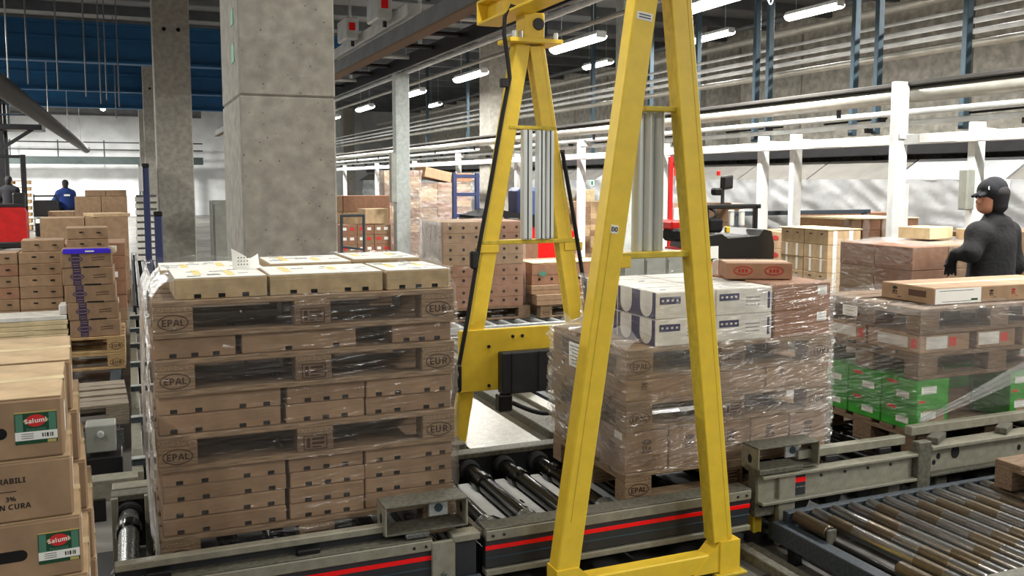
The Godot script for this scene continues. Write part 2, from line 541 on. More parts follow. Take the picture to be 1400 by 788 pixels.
# a block of alike cartons; only the shell that can be seen is filled. deco(carton, ix, iy, iz) may dress the front ones
func carton_stack(called: String, origin: Vector3, n: Vector3i, s: Vector3, mats: Array, label: String, group: String, deco = null, jitter := 0.004, kind := "plain", skip := []) -> void:
	for iy in n.y:
		for iz in n.z:
			for ix in n.x:
				if Vector3i(ix, iy, iz) in skip: continue
				if ix > 0 and iz > 0 and iy < n.y - 1 and ix < n.x - 1: continue
				if ix == n.x - 1 and ix > 0 and iz > 0 and iy < n.y - 1: continue
				var at := origin + Vector3((ix + 0.5) * s.x + rng.randf_range(-0.002, 0.002), iy * s.y, -(iz + 0.5) * s.z + rng.randf_range(-jitter, jitter))
				var c := carton(s - Vector3(0.006, 0.001, 0.006), mats[rng.randi() % mats.size()], label + (", layer " + NUM[iy] if n.y > 1 else ""), group, at, rng.randf_range(-0.004, 0.004), kind, called)
				if deco != null: deco.call(c, ix, iy, iz)

# shallow slotted tray carton with parts; w along x
func slotted(w: float, h: float, d: float, m: String, label: String, group: String, at: Vector3, slots: Array, turn := 0.0) -> Node3D:
	var c := thing("tray_carton", label, "carton", group, at, turn)
	part(c, "body", bx(w, h - 0.001, d, 0.004), M[m], Vector3(0, h / 2, 0))
	for x in slots:
		part(c, "slot", bx(0.026, 0.016, 0.006, 0.001), M.black_matt, Vector3(x * w, 0.013, d / 2 - 0.0015))
	return c

# ---------------------------------------------------------------- people: one continuous skin over tapered bones
func smooth_body(bones: Array, cell: float, k := 0.04) -> ArrayMesh:
	var lo := Vector3(1e9, 1e9, 1e9)
	var hi := -lo
	for b in bones:
		var r: float = maxf(b[2], b[3]) + k
		for p in [b[0], b[1]]:
			lo = lo.min(p - Vector3.ONE * r)
			hi = hi.max(p + Vector3.ONE * r)
	lo -= Vector3.ONE * cell * 2
	hi += Vector3.ONE * cell * 2
	var nx := int((hi.x - lo.x) / cell) + 1
	var ny := int((hi.y - lo.y) / cell) + 1
	var nz := int((hi.z - lo.z) / cell) + 1
	var f := PackedFloat32Array()
	f.resize(nx * ny * nz)
	f.fill(10.0)
	for b in bones:
		var a: Vector3 = b[0]
		var c: Vector3 = b[1]
		var ra: float = b[2]
		var rb: float = b[3]
		var flat: float = b[4] if b.size() > 4 else 1.0   # squash in z
		var r := maxf(ra, rb) + k + cell * 2
		var p0 := (a.min(c) - Vector3.ONE * r - lo) / cell
		var p1 := (a.max(c) + Vector3.ONE * r - lo) / cell
		var ac := c - a
		var l2 := maxf(ac.length_squared(), 1e-9)
		for z in range(maxi(0, int(p0.z)), mini(nz, int(p1.z) + 2)):
			for y in range(maxi(0, int(p0.y)), mini(ny, int(p1.y) + 2)):
				var base := (z * ny + y) * nx
				for x in range(maxi(0, int(p0.x)), mini(nx, int(p1.x) + 2)):
					var q := lo + Vector3(x, y, z) * cell - a
					var t := clampf(q.dot(ac) / l2, 0.0, 1.0)
					var e := q - ac * t
					e.z /= flat
					var d := (e.length() - lerpf(ra, rb, t)) * minf(1.0, flat)
					var o := f[base + x]
					if o < 9.0:
						var h := maxf(k - absf(d - o), 0.0) / k
						f[base + x] = minf(d, o) - h * h * k * 0.25
					else:
						f[base + x] = d
	var vert := PackedVector3Array()
	var id := PackedInt32Array()
	id.resize(nx * ny * nz)
	id.fill(-1)
	var co := [0, 1, nx, nx + 1, nx * ny, nx * ny + 1, nx * ny + nx, nx * ny + nx + 1]
	var cp := [Vector3(0, 0, 0), Vector3(1, 0, 0), Vector3(0, 1, 0), Vector3(1, 1, 0), Vector3(0, 0, 1), Vector3(1, 0, 1), Vector3(0, 1, 1), Vector3(1, 1, 1)]
	var edges := [[0, 1], [2, 3], [4, 5], [6, 7], [0, 2], [1, 3], [4, 6], [5, 7], [0, 4], [1, 5], [2, 6], [3, 7]]
	for z in nz - 1:
		for y in ny - 1:
			for x in nx - 1:
				var base := (z * ny + y) * nx + x
				var f0 := f[base]
				if f0 > cell * 3.0 or f0 < -cell * 3.0: continue
				var s := 0
				for i in 8:
					if f[base + co[i]] < 0.0: s += 1
				if s == 0 or s == 8: continue
				var sum := Vector3.ZERO
				var cnt := 0
				for e in edges:
					var fa := f[base + co[e[0]]]
					var fb := f[base + co[e[1]]]
					if (fa < 0.0) != (fb < 0.0):
						sum += cp[e[0]].lerp(cp[e[1]], fa / (fa - fb))
						cnt += 1
				id[base] = vert.size()
				vert.append(lo + (Vector3(x, y, z) + sum / cnt) * cell)
	var idx := PackedInt32Array()
	var stp := [1, nx, nx * ny]
	for z in range(1, nz - 1):
		for y in range(1, ny - 1):
			for x in range(1, nx - 1):
				var base := (z * ny + y) * nx + x
				var fa := f[base]
				if absf(fa) > cell * 2.0: continue
				for ax in 3:
					var fb := f[base + stp[ax]]
					if (fa < 0.0) == (fb < 0.0): continue
					var u: int = stp[(ax + 1) % 3]
					var w: int = stp[(ax + 2) % 3]
					var q := [id[base], id[base - u], id[base - u - w], id[base - w]]
					if q.min() < 0: continue
					if fa < 0.0: idx.append_array([q[0], q[2], q[1], q[0], q[3], q[2]])
					else: idx.append_array([q[0], q[1], q[2], q[0], q[2], q[3]])
	var nn := PackedVector3Array()
	nn.resize(vert.size())
	for i in range(0, idx.size(), 3):
		var n := (vert[idx[i + 2]] - vert[idx[i]]).cross(vert[idx[i + 1]] - vert[idx[i]])
		for j in 3: nn[idx[i + j]] += n
	for i in nn.size(): nn[i] = nn[i].normalized()
	var arr := []
	arr.resize(Mesh.ARRAY_MAX)
	arr[Mesh.ARRAY_VERTEX] = vert
	arr[Mesh.ARRAY_NORMAL] = nn
	arr[Mesh.ARRAY_INDEX] = idx
	var am := ArrayMesh.new()
	am.add_surface_from_arrays(Mesh.PRIMITIVE_TRIANGLES, arr)
	return am

# ================================================================ the scene
func _ready() -> void:
	rng.seed = 20240611
	font_bold = SystemFont.new()
	font_bold.font_names = PackedStringArray(["Droid Sans"])
	font_bold.font_weight = 700
	font_plain = SystemFont.new()
	font_plain.font_names = PackedStringArray(["Droid Sans"])
	# camera: a short wide lens, slightly shifted, at eye height
	var cam := Camera3D.new()
	cam.name = "camera"
	cam.projection = Camera3D.PROJECTION_FRUSTUM
	cam.near = 0.05
	cam.far = 200.0
	cam.size = 0.05 * 788.0 / 1255.0
	cam.frustum_offset = Vector2(0, -0.05 * 24.0 / 1255.0)
	cam.position = Vector3(0, 1.78, 0)
	cam.rotation_degrees = Vector3(-5.5976, -22.6038, 0)
	add_child(cam)
	cam.current = true
	var we := WorldEnvironment.new()
	we.name = "environment"
	var env := Environment.new()
	env.background_mode = Environment.BG_COLOR
	env.background_color = Color(0, 0, 0)
	env.tonemap_mode = Environment.TONE_MAPPER_LINEAR
	env.tonemap_exposure = 3.4
	env.sdfgi_enabled = true
	env.ssao_enabled = true
	env.ssil_enabled = true
	we.environment = env
	add_child(we)
	make_materials()
	lamps()
	shell()
	columns()
	overhead()
	conveyor_line()
	gantry()
	front_stack()
	middle_stack()
	green_stack()
	near_roller_table()
	left_cartons()
	left_lane()
	far_left()
	middle_ground()
	right_ground()
	people()
	trucks()

# ---------------------------------------------------------------- light
func lamp(at: Vector3, len: float, energy: float, label: String, group: String, loop := false) -> void:
	var at_rib := false
	for s in [-1, 1]:
		var q := absf(at.z + s * len * 0.35)
		if absf(fposmod(q, 2.0) - 1.0) < 0.09: at_rib = true
	var drop := (5.482 if at_rib else 5.694) - at.y - 0.07
	var l := thing("fluorescent_lamp", label, "lamp", group, at)
	part(l, "housing", prism([Vector2(-0.09, 0.0), Vector2(0.09, 0.0), Vector2(0.06, 0.06), Vector2(-0.06, 0.06)], len), M.white_paint, Vector3(0, 0.02, 0))
	part(l, "end_cap", bx(0.15, 0.09, 0.03, 0.01), M.white_paint, Vector3(0, 0.02, len / 2 + 0.01))
	part(l, "end_cap", bx(0.15, 0.09, 0.03, 0.01), M.white_paint, Vector3(0, 0.02, -len / 2 - 0.01))
	var pts := []
	for k in 11: pts.append(Vector2(cos(PI + PI * k / 10) * 0.10, sin(PI + PI * k / 10) * 0.075 + 0.015))
	part(l, "tube_diffuser", prism(pts, len), M.lamp, Vector3(0, -0.005, 0))
	for s in [-1, 1]:
		rod(l, "suspension_wire", M.galv, Vector3(0, 0.07, s * len * 0.35), Vector3(0, 0.07 + drop, s * len * 0.35), 0.006, 6)
	if loop:
		var lp := []
		for k in 13: lp.append(Vector3(0.03, -0.02 - 0.09 + cos(TAU * k / 12) * 0.09, len / 2 - 0.02 + sin(TAU * k / 12) * 0.05))
		part(l, "cable_loop", tube(lp, 0.007, 6), M.white_paint)
	var a := AreaLight3D.new()
	a.name = "lamp_light"
	a.area_size = Vector2(0.14, len)
	a.light_energy = energy
	a.light_color = Color(1.0, 0.99, 0.96)
	a.light_size = 0.2
	a.area_range = 60.0
	a.shadow_enabled = true
	a.position = Vector3(0, -0.085, 0)
	a.rotation = Vector3(-PI / 2, 0, 0)
	l.add_child(a)

func lamps() -> void:
	var g := "fluorescent lamps hung along the white rails"
	for z in [4.0, -0.2, -4.4, -8.7, -12.4, -17.0, -20.9, -25.6, -30.0, -34.5, -40.0]:
		lamp(Vector3(6.2, 3.8, z), 1.5, 7.0 if z > -6.0 else 9.0, "white fluorescent lamp hung in the row above the pipe and white rails", g, z == -8.7)
	for z in [-4.0, -8.2, -12.1, -14.9, -19.5, -25.0, -32.0]:
		lamp(Vector3(10.3, 4.5, z), 1.2, 6.0, "white fluorescent lamp hung in the row beside the concrete wall", "fluorescent lamps by the concrete wall")
	for z in [2.5, -2.5, -7.5, -12.5, -17.5]:
		lamp(Vector3(-3.2, 4.4, z), 1.5, 3.2 if z > -5.0 else 5.6, "white fluorescent lamp hung over the aisle of stacked cartons", "fluorescent lamps over the aisle")
	for z in [-25.5, -32.0, -39.5, -45.5]:
		for x in [-9.5, -5.5]:
			lamp(Vector3(x, 4.2, z), 1.5, 24.0, "unseen added lamp that brightens the white end wall", "added lamps brightening the end wall")  # out of view, added to brighten the end wall
	lamp(Vector3(-0.9, 4.9, -44.0), 1.5, 30.0, "bright fluorescent lamp above the grey cross beam before the white end wall", "")
	for z in [1.5, -3.6]:
		lamp(Vector3(1.6, 4.3, z), 1.5, 1.1, "white fluorescent lamp hung over the roller conveyor", "fluorescent lamps over the conveyor")

# ---------------------------------------------------------------- the building
func shell() -> void:
	struct("floor", bx(32.0, 0.3, 62.0, 0.0), M.floor, "grey worn concrete warehouse floor", "floor", Vector3(1.0, -0.15, -21.0))
	var c := struct("ceiling", bx(32.0, 0.3, 62.0, 0.0), M.ceiling, "dark warehouse ceiling of ribbed panels", "ceiling", Vector3(1.0, 5.85, -21.0))
	for k in 30:
		part(c, "rib", bx(30.0, 0.22, 0.14, 0.005), M.joist, Vector3(0, -0.26, 28.0 - k * 2.0))
	struct("wall_back", bx(32.0, 5.9, 0.3, 0.0), M.white_wall, "white clad end wall of the hall", "wall", Vector3(1.0, 2.85, -50.1))
	struct("wall_left", bx(0.3, 5.9, 62.0, 0.0), M.white_wall, "white clad long wall beyond the aisle", "wall", Vector3(-14.1, 2.85, -21.0))
	struct("wall_front", bx(32.0, 5.9, 0.3, 0.0), M.white_wall, "white clad wall behind the viewer", "wall", Vector3(1.0, 2.85, 9.1))
	var w := struct("wall_right", bx(0.3, 5.9, 62.0, 0.0), M.wall_concrete, "rough concrete wall above the plastic sheeting", "wall", Vector3(15.1, 2.85, -21.0))
	for k in 22:
		part(w, "concrete_panel", bx(0.10, 2.2, 2.36, 0.02), M.wall_concrete, Vector3(-0.2, 1.0 - 0.55, 26.0 - k * 2.4))
		part(w, "concrete_panel", bx(0.10, 0.85, 2.36, 0.02), M.wall_concrete, Vector3(-0.2, 2.02, 26.0 - k * 2.4))
	# low lean-to behind the sheeting: ledge, steel edge and sloping panels
	var l := struct("trim_1", bx(3.4, 0.12, 50.0, 0.01), M.steel_dark, "dark steel ledge over the sloping grey panels", "ledge", Vector3(13.2, 2.36, -22.0))
	part(l, "edge_beam", bx(0.1, 0.22, 50.0, 0.01), M.steel_dark, Vector3(-1.75, -0.06, 0))  # dark tone has the bluish shadow band painted in
	for k in 24:
		var p := solo("sloping_panel", bx(0.62, 0.03, 1.96, 0.005), M.panel_grey if k % 5 else M.curtain, "grey sloping panel in the band above the plastic sheeting" if k % 5 else "pale translucent sloping panel in the band above the plastic sheeting", "panel", "sloping panels above the sheeting" if k % 5 else "pale sloping panels above the sheeting", Vector3(11.28, 1.94, 0.0 - k * 2.0), Vector3(0, 0, 0.55))
		p.set_meta("kind", "structure")
	# plastic sheeting that hangs as a curtain, wrinkled
	var n := FastNoiseLite.new()
	n.seed = 5
	n.frequency = 1.0
	n.fractal_octaves = 3
	var fn := func(u, v):
		var z: float = 0.0 - u * 46.0
		var y: float = v * 1.80
		var d: float = n.get_noise_2d(z * 0.5 + y * 0.9, y * 0.4) * 0.08 + (1.0 - absf(n.get_noise_2d(z * 0.9 + y * 1.5, z * 0.25 - y * 0.8)) * 2.5) * 0.035 + n.get_noise_2d(z * 2.5 + y * 3.5, y * 1.4) * 0.02
		return Vector3(11.0 - d * (1.0 - v * v * 0.6), y, z)
	solo("plastic_curtain", sheet(fn, 700, 40), M.curtain, "wrinkled white plastic sheeting hung along the long wall", "curtain")
	for z in [-9.0, -13.2, -17.0, -21.0]:
		var s := thing("emergency_sign", "small green and white sign fixed above the plastic sheeting", "sign", "green signs on the sheeting", Vector3(10.97, 1.72, z))
		part(s, "plate", bx(0.01, 0.14, 0.22, 0.002), M.paper)
		part(s, "mark", bx(0.004, 0.10, 0.12, 0.001), M.green_sign, Vector3(-0.007, 0, 0))

	# end wall: mezzanine edge, rails and cross beam
	var mz := thing("mezzanine", "dark steel mezzanine edge with thin railings before the white end wall", "mezzanine", "", Vector3(-5.0, 0, -48.6))
	part(mz, "edge_beam", bx(17.0, 0.36, 0.25, 0.01), M.steel_green, Vector3(0, 2.74, 0))
	for y in [3.25, 3.60]: part(mz, "railing", bx(17.0, 0.06, 0.06, 0.005), M.steel_dark, Vector3(0, y, 0))
	for k in 9: part(mz, "railing_post", bx(0.06, 1.0, 0.06, 0.005), M.steel_green, Vector3(-8.0 + k * 2.0, 3.2, 0))
	for x in [-7.0, -1.0, 5.6, 7.6]: part(mz, "leg", bx(0.22, 2.56, 0.22, 0.01), M.steel_green, Vector3(x, 1.275, 0))
	var bmm := thing("cross_beam", "grey steel cross beam high on the white end wall", "beam", "", Vector3(-5.0, 5.1, -48.9))
	part(bmm, "web", bx(17.0, 0.35, 0.06, 0.005), M.joist)
	part(bmm, "flange", bx(17.0, 0.05, 0.25, 0.005), M.joist, Vector3(0, 0.2, 0))
	part(bmm, "flange", bx(17.0, 0.05, 0.25, 0.005), M.joist, Vector3(0, -0.2, 0))

	# blue roof beams
	for z in [-22.0, -29.0, -35.5]:
		var b := thing("roof_beam", "deep blue steel roof beam spanning the aisle", "beam", "blue roof beams over the aisle", Vector3(-4.0, 4.3, z))
		part(b, "web", bx(18.0, 0.80, 0.04, 0.005), M.blue_beam, Vector3(0, 0.42, 0))
		for y in [0.02, 0.82]: part(b, "flange", bx(18.0, 0.05, 0.34, 0.005), M.blue_beam, Vector3(0, y, 0))
		part(b, "rib", bx(18.0, 0.06, 0.12, 0.005), M.blue_beam, Vector3(0, 0.5, 0))
	# chains that hang from the roof
	for e in [[-1.35, -16.0], [-1.0, -17.0], [-0.62, -18.0], [-0.42, -19.5], [-0.3, -18.6], [-0.1, -20.2], [-0.2, -24.0]]:
		solo("hanging_chain", cyl(0.012, 2.4, 6, 0.001), M.joist, "thin chain hanging from the roof before the blue beams", "chain", "chains hanging before the blue beams", Vector3(e[0], 4.45, e[1]))

func columns() -> void:
	# big column behind the tall stack
	var c := struct("column_near", bx(0.60, 4.05, 1.10, 0.012), M.concrete, "massive rough concrete column behind the tall wrapped pallet stack", "column", Vector3(0.65 + 0.31, 4.05 / 2 - 1.0 + 0.15, -6.55))
	c.position.y = 1.155
	c.mesh = bx(0.60, 2.31, 1.10, 0.012)
	part(c, "upper_shaft", bx(0.60, 3.38, 1.10, 0.012), M.concrete, Vector3(0, 1.155 + 1.692, 0))
	for e in [[2.83, 0.10], [2.60, 0.12]]:
		part(c, "green_paint_mark", bx(0.004, e[1], 0.16, 0.001), M.green_sign, Vector3(-0.3015, e[0] - 1.155, 0.25))
	for e in [[Vector3(0.77, 0, -17.3), "second concrete column in the row, with two drilled holes"], [Vector3(0.77, 0, -28.3), "third concrete column in the row beside the blue posts"], [Vector3(0.77, 0, -39.3), "fourth concrete column in the row by the white wall"]]:
		var k := struct("column_aisle", bx(0.60, 5.7, 0.6, 0.015), M.concrete, e[1], "column", e[0] + Vector3(0, 2.85, 0))
		for x in [-0.11, 0.12]: part(k, "drilled_hole", disc(0.035, 0.035, 0.006, 14), M.black_matt, Vector3(x, 1.5, 0.301))
	for e in [[Vector3(7.55, 0, -19.0), "concrete column standing behind the white rails beyond the yellow gantry"], [Vector3(13.4, 0, -20.3), "concrete column before the concrete wall, seen past the gantry leg"], [Vector3(10.9, 0, -49.0), "distant concrete column at the end of the rails"]]:
		struct("column_hall", bx(0.60, 5.7, 0.6, 0.015), M.concrete, e[1], "column", e[0] + Vector3(0.0, 2.85, 0))
	# grey steel posts
	for e in [[Vector3(4.38, 0, -15.5), 0.25, "pale grey steel post with a slim box, between wrapped carton stacks"], [Vector3(5.98, 0, -10.5), 0.25, "tall grey steel post behind the yellow gantry leg"]]:
		var p := thing("steel_post", e[2], "post", "", e[0])
		var ph := 3.60 if e[0].x < 5.0 else 5.68
		part(p, "shaft", bx(e[1], ph, e[1] * 0.8, 0.01), M.grey_post, Vector3(0, ph / 2, 0))
		part(p, "base_plate", bx(0.4, 0.02, 0.4, 0.003), M.galv, Vector3(0, 0.01, 0))
		if e[0].x < 5.0: part(p, "control_box", bx(0.10, 0.85, 0.12, 0.01), M.cabinet, Vector3(-0.175, 1.83, 0.08))

# ---------------------------------------------------------------- rails, pipes, trays
func overhead() -> void:
	# insulated pipe with a dark cover, along the hall
	var z0 := -1.0
	var z1 := -46.0
	var len := z0 - z1
	var zc := (z0 + z1) / 2
	var p := thing("overhead_pipe", "thick grey pipe with dark top cover running over the white rails", "pipe", "", Vector3(7.0, 2.63, zc))
	part(p, "pipe", cyl(0.075, len, 24), M.pipe, Vector3(0, -0.03, 0), Vector3(PI / 2, 0, 0))
	part(p, "cover", bx(0.2, 0.045, len, 0.01), M.pipe_cover, Vector3(0, 0.07, 0))
	for k in 16: part(p, "pipe_clamp", bx(0.03, 0.10, 0.05, 0.005), M.black, Vector3(0.02, -0.14, len / 2 - 1.2 - k * 2.8))
	for e in [[7.35, 2.47, 0.06, "upper white trunking rail under the grey pipe"], [7.18, 2.35, 0.05, "middle white trunking rail under the grey pipe"]]:
		var r := thing("trunking_rail", e[3], "rail", "", Vector3(e[0], e[1], zc))
		part(r, "rail", bx(0.06, e[2], len, 0.006), M.white_paint)
		for k in 24: part(r, "bracket", bx(0.09, 0.05, 0.04, 0.004), M.steel_dark, Vector3(0.02, -0.05, len / 2 - 1.0 - k * 1.85))
	var lr := thing("guide_rail", "broad white guide rail with pale panels, lowest of the rails", "rail", "", Vector3(6.9, 2.17, zc))
	part(lr, "rail", bx(0.05, 0.095, len, 0.006), M.white_paint)
	for k in 30: part(lr, "label_panel", bx(0.004, 0.07, 0.42, 0.001), M.paper, Vector3(-0.027, 0, len / 2 - 1.0 - k * 1.45))
	for k in 2:
		var r2 := thing("cable_conduit", ["lower grey conduit hung behind the white rails", "thin dark conduit hung behind the white rails"][k], "conduit", "", Vector3(8.2 + k * 0.6, 2.55 - k * 0.28, zc))
		part(r2, "conduit", cyl(0.035, len, 12), M.pipe if k == 0 else M.steel_dark, Vector3.ZERO, Vector3(PI / 2, 0, 0))
	# posts that carry the rails
	var posts := [[-6.03, 0.13, 2.30], [-6.79, 0.16, 2.72], [-8.44, 0.12, 2.30], [-9.02, 0.12, 2.30], [-11.2, 0.12, 2.3], [-13.8, 0.13, 2.45], [-16.5, 0.12, 2.3], [-20.0, 0.12, 2.4], [-23.5, 0.12, 2.3], [-27.5, 0.12, 2.3], [-32.0, 0.12, 2.3]]
	for i in posts.size():
		var e: Array = posts[i]
		var lab := "slim white post carrying the white rails"
		if i == 0: lab = "white rail post with a grey box, behind the person in black"
		if i == 1: lab = "tallest thick white post rising in front of the grey pipe"
		var po := thing("rail_post", lab, "post", "" if i < 2 else "slim posts under the white rails", Vector3(7.0 if i != 1 else 6.85, 0, e[0]))
		part(po, "shaft", bx(e[1], e[2], 0.08, 0.006), M.white_paint, Vector3(0, e[2] / 2, 0))
		part(po, "base_plate", bx(0.25, 0.015, 0.2, 0.003), M.galv, Vector3(0, 0.008, 0))
		part(po, "cross_arm", bx(0.5, 0.05, 0.06, 0.005), M.white_paint, Vector3(0.2, e[2] - 0.08 if i != 1 else 2.2, 0.04))
		if i == 0: part(po, "control_box", bx(0.10, 0.36, 0.10, 0.01), M.cabinet, Vector3(-0.12, 1.70, 0.02))
		if i == 1: part(po, "stiffener", bx(0.06, 1.75, 0.05, 0.005), M.white_paint, Vector3(0.11, 0.875, 0))
	# vertical steel hangers from the roof
	var hs := [[8.6, -5.6], [8.6, -6.0], [8.6, -7.6], [8.6, -8.9], [8.6, -9.3], [8.6, -11.0], [8.6, -11.3], [9.4, -14.0], [9.4, -15.6], [9.4, -18.0], [9.4, -20.5], [9.4, -23.0], [9.4, -26.0], [9.4, -30.0], [9.4, -34.0]]
	for e in hs:
		solo("steel_hanger", bx(0.09, 3.3, 0.07, 0.006), M.slate, "slim blue grey steel hanger dropping from the roof behind the pipe", "hanger", "steel hangers behind the pipe", Vector3(e[0], 4.0, e[1]))
	for k in 6:
		solo("wall_bracket_bar", bx(1.6, 0.04, 0.04, 0.004), M.steel_dark, "thin dark bar jutting from the concrete wall", "bar", "bars on the concrete wall", Vector3(13.4, 2.95, -8.0 - k * 3.2), Vector3(0, 0, 0.1))
	# conduits near the roof
	var lines := [[9.0, 3.74, 0.022, "white_paint", "thin white conduit, top of four running beside the hangers"], [9.0, 3.60, 0.032, "white_paint", "bright white conduit, second of four running beside the hangers"], [9.0, 3.48, 0.03, "white_paint", "white conduit, third of four running beside the hangers"], [9.0, 3.34, 0.045, "pipe", "grey conduit, lowest of four running beside the hangers"], [5.2, 4.12, 0.04, "white_paint", "upper white lamp trunking above the yellow gantry"], [5.2, 3.92, 0.04, "white_paint", "lower white lamp trunking above the yellow gantry"], [5.2, 3.66, 0.03, "pipe", "grey conduit under the lamp trunking above the gantry"], [11.8, 4.6, 0.08, "pipe", "thick grey duct pipe high along the concrete wall"], [12.6, 5.1, 0.06, "joist", "dark pipe under the roof along the concrete wall"]]
	for e in lines:
		solo("roof_conduit", cyl(e[2], 44.0, 12), M[e[3]], e[4], "conduit", "", Vector3(e[0], e[1], -24.0), Vector3(PI / 2, 0, 0))
	# overhead conveyor frame with white switch boxes beside the near column
	var t := thing("overhead_conveyor", "dark overhead conveyor frame with rusty lower flange beside the big concrete column", "conveyor", "", Vector3(3.5, 3.65, -22.0))
	part(t, "side_plate", bx(0.06, 0.22, 38.0, 0.005), M.joist, Vector3(0, 0.12, 0))
	part(t, "lower_flange", bx(0.20, 0.03, 38.0, 0.004), M.wood_dark, Vector3(0.04, 0.0, 0))
	part(t, "side_plate", bx(0.06, 0.22, 38.0, 0.005), M.steel_dark, Vector3(0.9, 0.12, 0))
	part(t, "rail", bx(0.05, 0.05, 38.0, 0.005), M.galv, Vector3(0.12, 0.28, 0))
	for k in 30: part(t, "cross_bar", cyl(0.035, 0.86, 10), M.galv if k % 3 == 0 else M.steel_dark, Vector3(0.45, 0.16, 18.5 - k * 1.27), Vector3(0, 0, PI / 2))
	for k in 3:
		var b := thing("switch_box", "white electrical box with red mark on the overhead conveyor frame", "electrical box", "white electrical boxes on the overhead frame", Vector3(3.35, 4.0, -10.9 - k * 2.0))
		part(b, "case", bx(0.22, 0.34, 0.6, 0.02), M.white_paint, Vector3(0, 0.17, 0))
		part(b, "red_mark", bx(0.10, 0.12, 0.004, 0.001), M.red, Vector3(0.0, 0.2, 0.302))
		part(b, "gland", cyl(0.03, 0.1, 10), M.black, Vector3(0.05, -0.03, 0.1))
	solo("white_trunking", bx(0.20, 0.16, 5.0, 0.01), M.white_paint, "long white trunking box on the overhead frame behind the electrical boxes", "trunking", "", Vector3(3.62, 4.06, -14.6))
	for k in 5:
		solo("conveyor_hanger", bx(0.06, 1.9, 0.06, 0.005), M.galv, "thin galvanised hanger of the overhead conveyor frame", "hanger", "hangers of the overhead conveyor", Vector3(4.43, 4.75, -9.5 - k * 5.0))
	# slanting dark pipe over the far aisle
	solo("aisle_pipe", cyl(0.16, 34.0, 14), M.pipe_cover, "thick dark pipe running overhead along the aisle of cartons", "pipe", "", Vector3(-1.72, 3.2, -30.0), Vector3(PI / 2, 0, 0))
	for k in 4:
		solo("pipe_hanger", cyl(0.012, 2.4, 6, 0.001), M.galv, "thin rod that carries the dark aisle pipe", "hanger", "rods of the aisle pipe", Vector3(-1.72, 4.5, -17.0 - k * 8.0))

# ---------------------------------------------------------------- the pallet conveyor in front
const ROW_Z := -4.08        # middle of the row of pallets
const DECK := 0.256         # top of the rollers

func side_rail(c: Node3D, x0: float, x1: float, z: float, striped := true) -> void:
	var w := x1 - x0
	var xm := (x0 + x1) / 2
	var r := part(c, "side_rail", bx(w, 0.135, 0.04, 0.003), M.rail_dark if striped else M.beige, Vector3(xm, 0.21, z - 0.02))
	part(r, "top_strip", bx(w, 0.046, 0.06, 0.004), M.beige, Vector3(0, 0.078, 0.004))
	part(r, "top_flange", bx(w, 0.006, 0.10, 0.002), M.beige_dirty, Vector3(0, 0.104, -0.02))
	part(r, "bottom_strip", bx(w, 0.028, 0.055, 0.004), M.beige, Vector3(0, -0.085, 0.004))
	if striped:
		part(r, "red_stripe", bx(w, 0.019, 0.004, 0.001), M.red, Vector3(0, 0.022, 0.0215))
		part(r, "groove_strip", bx(w, 0.006, 0.006, 0.001), M.slate, Vector3(0, -0.022, 0.0205))
	for s in [-1, 1]:
		for k in 2:
			part(r, "bolt", cyl(0.006, 0.008, 8, 0.001), M.black, Vector3(s * (w / 2 - 0.03 - k * 0.05), 0.078, 0.036), Vector3(PI / 2, 0, 0))

func big_roller(c: Node3D, x: float, hubs := true, finish := "roller_dark") -> void:
	var y := 0.200
	var r := part(c, "roller", lathe([Vector2(0, -0.48), Vector2(0.040, -0.48), Vector2(0.044, -0.476), Vector2(0.044, 0.476), Vector2(0.040, 0.48), Vector2(0, 0.48)], 22), M[finish], Vector3(x, y, ROW_Z), Vector3(PI / 2, 0, 0))
	for s in [-1, 1]:
		part(r, "collar", lathe([Vector2(0.044, -0.05), Vector2(0.053, -0.042), Vector2(0.0558, -0.03), Vector2(0.0558, 0.03), Vector2(0.053, 0.042), Vector2(0.044, 0.05)], 24), M.steel if s > 0 else M.roller_dark, Vector3(0, s * 0.30, 0))
		if hubs: part(r, "bearing_cup", lathe([Vector2(0, -0.03), Vector2(0.058, -0.03), Vector2(0.062, -0.02), Vector2(0.062, 0.02), Vector2(0.05, 0.03), Vector2(0, 0.03)], 24), M.rubber, Vector3(0, s * 0.515, 0))

func stop_bracket(c: Node3D, x0: float, x1: float, y: float, z: float) -> void:
	# open box of folded plate with a round hole in each cheek and a reflector inside
	var w := x1 - x0
	var b := part(c, "stop_bracket", bx(w, 0.008, 0.13, 0.002), M.beige_dirty, Vector3((x0 + x1) / 2, y, z))
	for s in [-1, 1]:
		var k := part(b, "cheek", bx(0.008, 0.112, 0.13, 0.002), M.beige, Vector3(s * (w / 2 - 0.004), -0.06, 0))
		part(k, "hole", disc(0.016, 0.022, 0.0095, 16), M.black_matt, Vector3(0, 0.0, 0), Vector3(0, PI / 2, 0))
	part(b, "floor_plate", bx(w, 0.008, 0.13, 0.002), M.beige_dirty, Vector3(0, -0.115, 0))
	var f := part(b, "reflector", bx(0.085, 0.072, 0.012, 0.003), M.galv, Vector3(w * 0.2, -0.05, -0.01))
	part(f, "reflector_eye", disc(0.018, 0.018, 0.004, 14), M.slate, Vector3(0, 0, 0.008))
	part(b, "foot_plate", bx(0.10, 0.02, 0.05, 0.003), M.steel, Vector3(-w * 0.12, -0.128, 0.05))

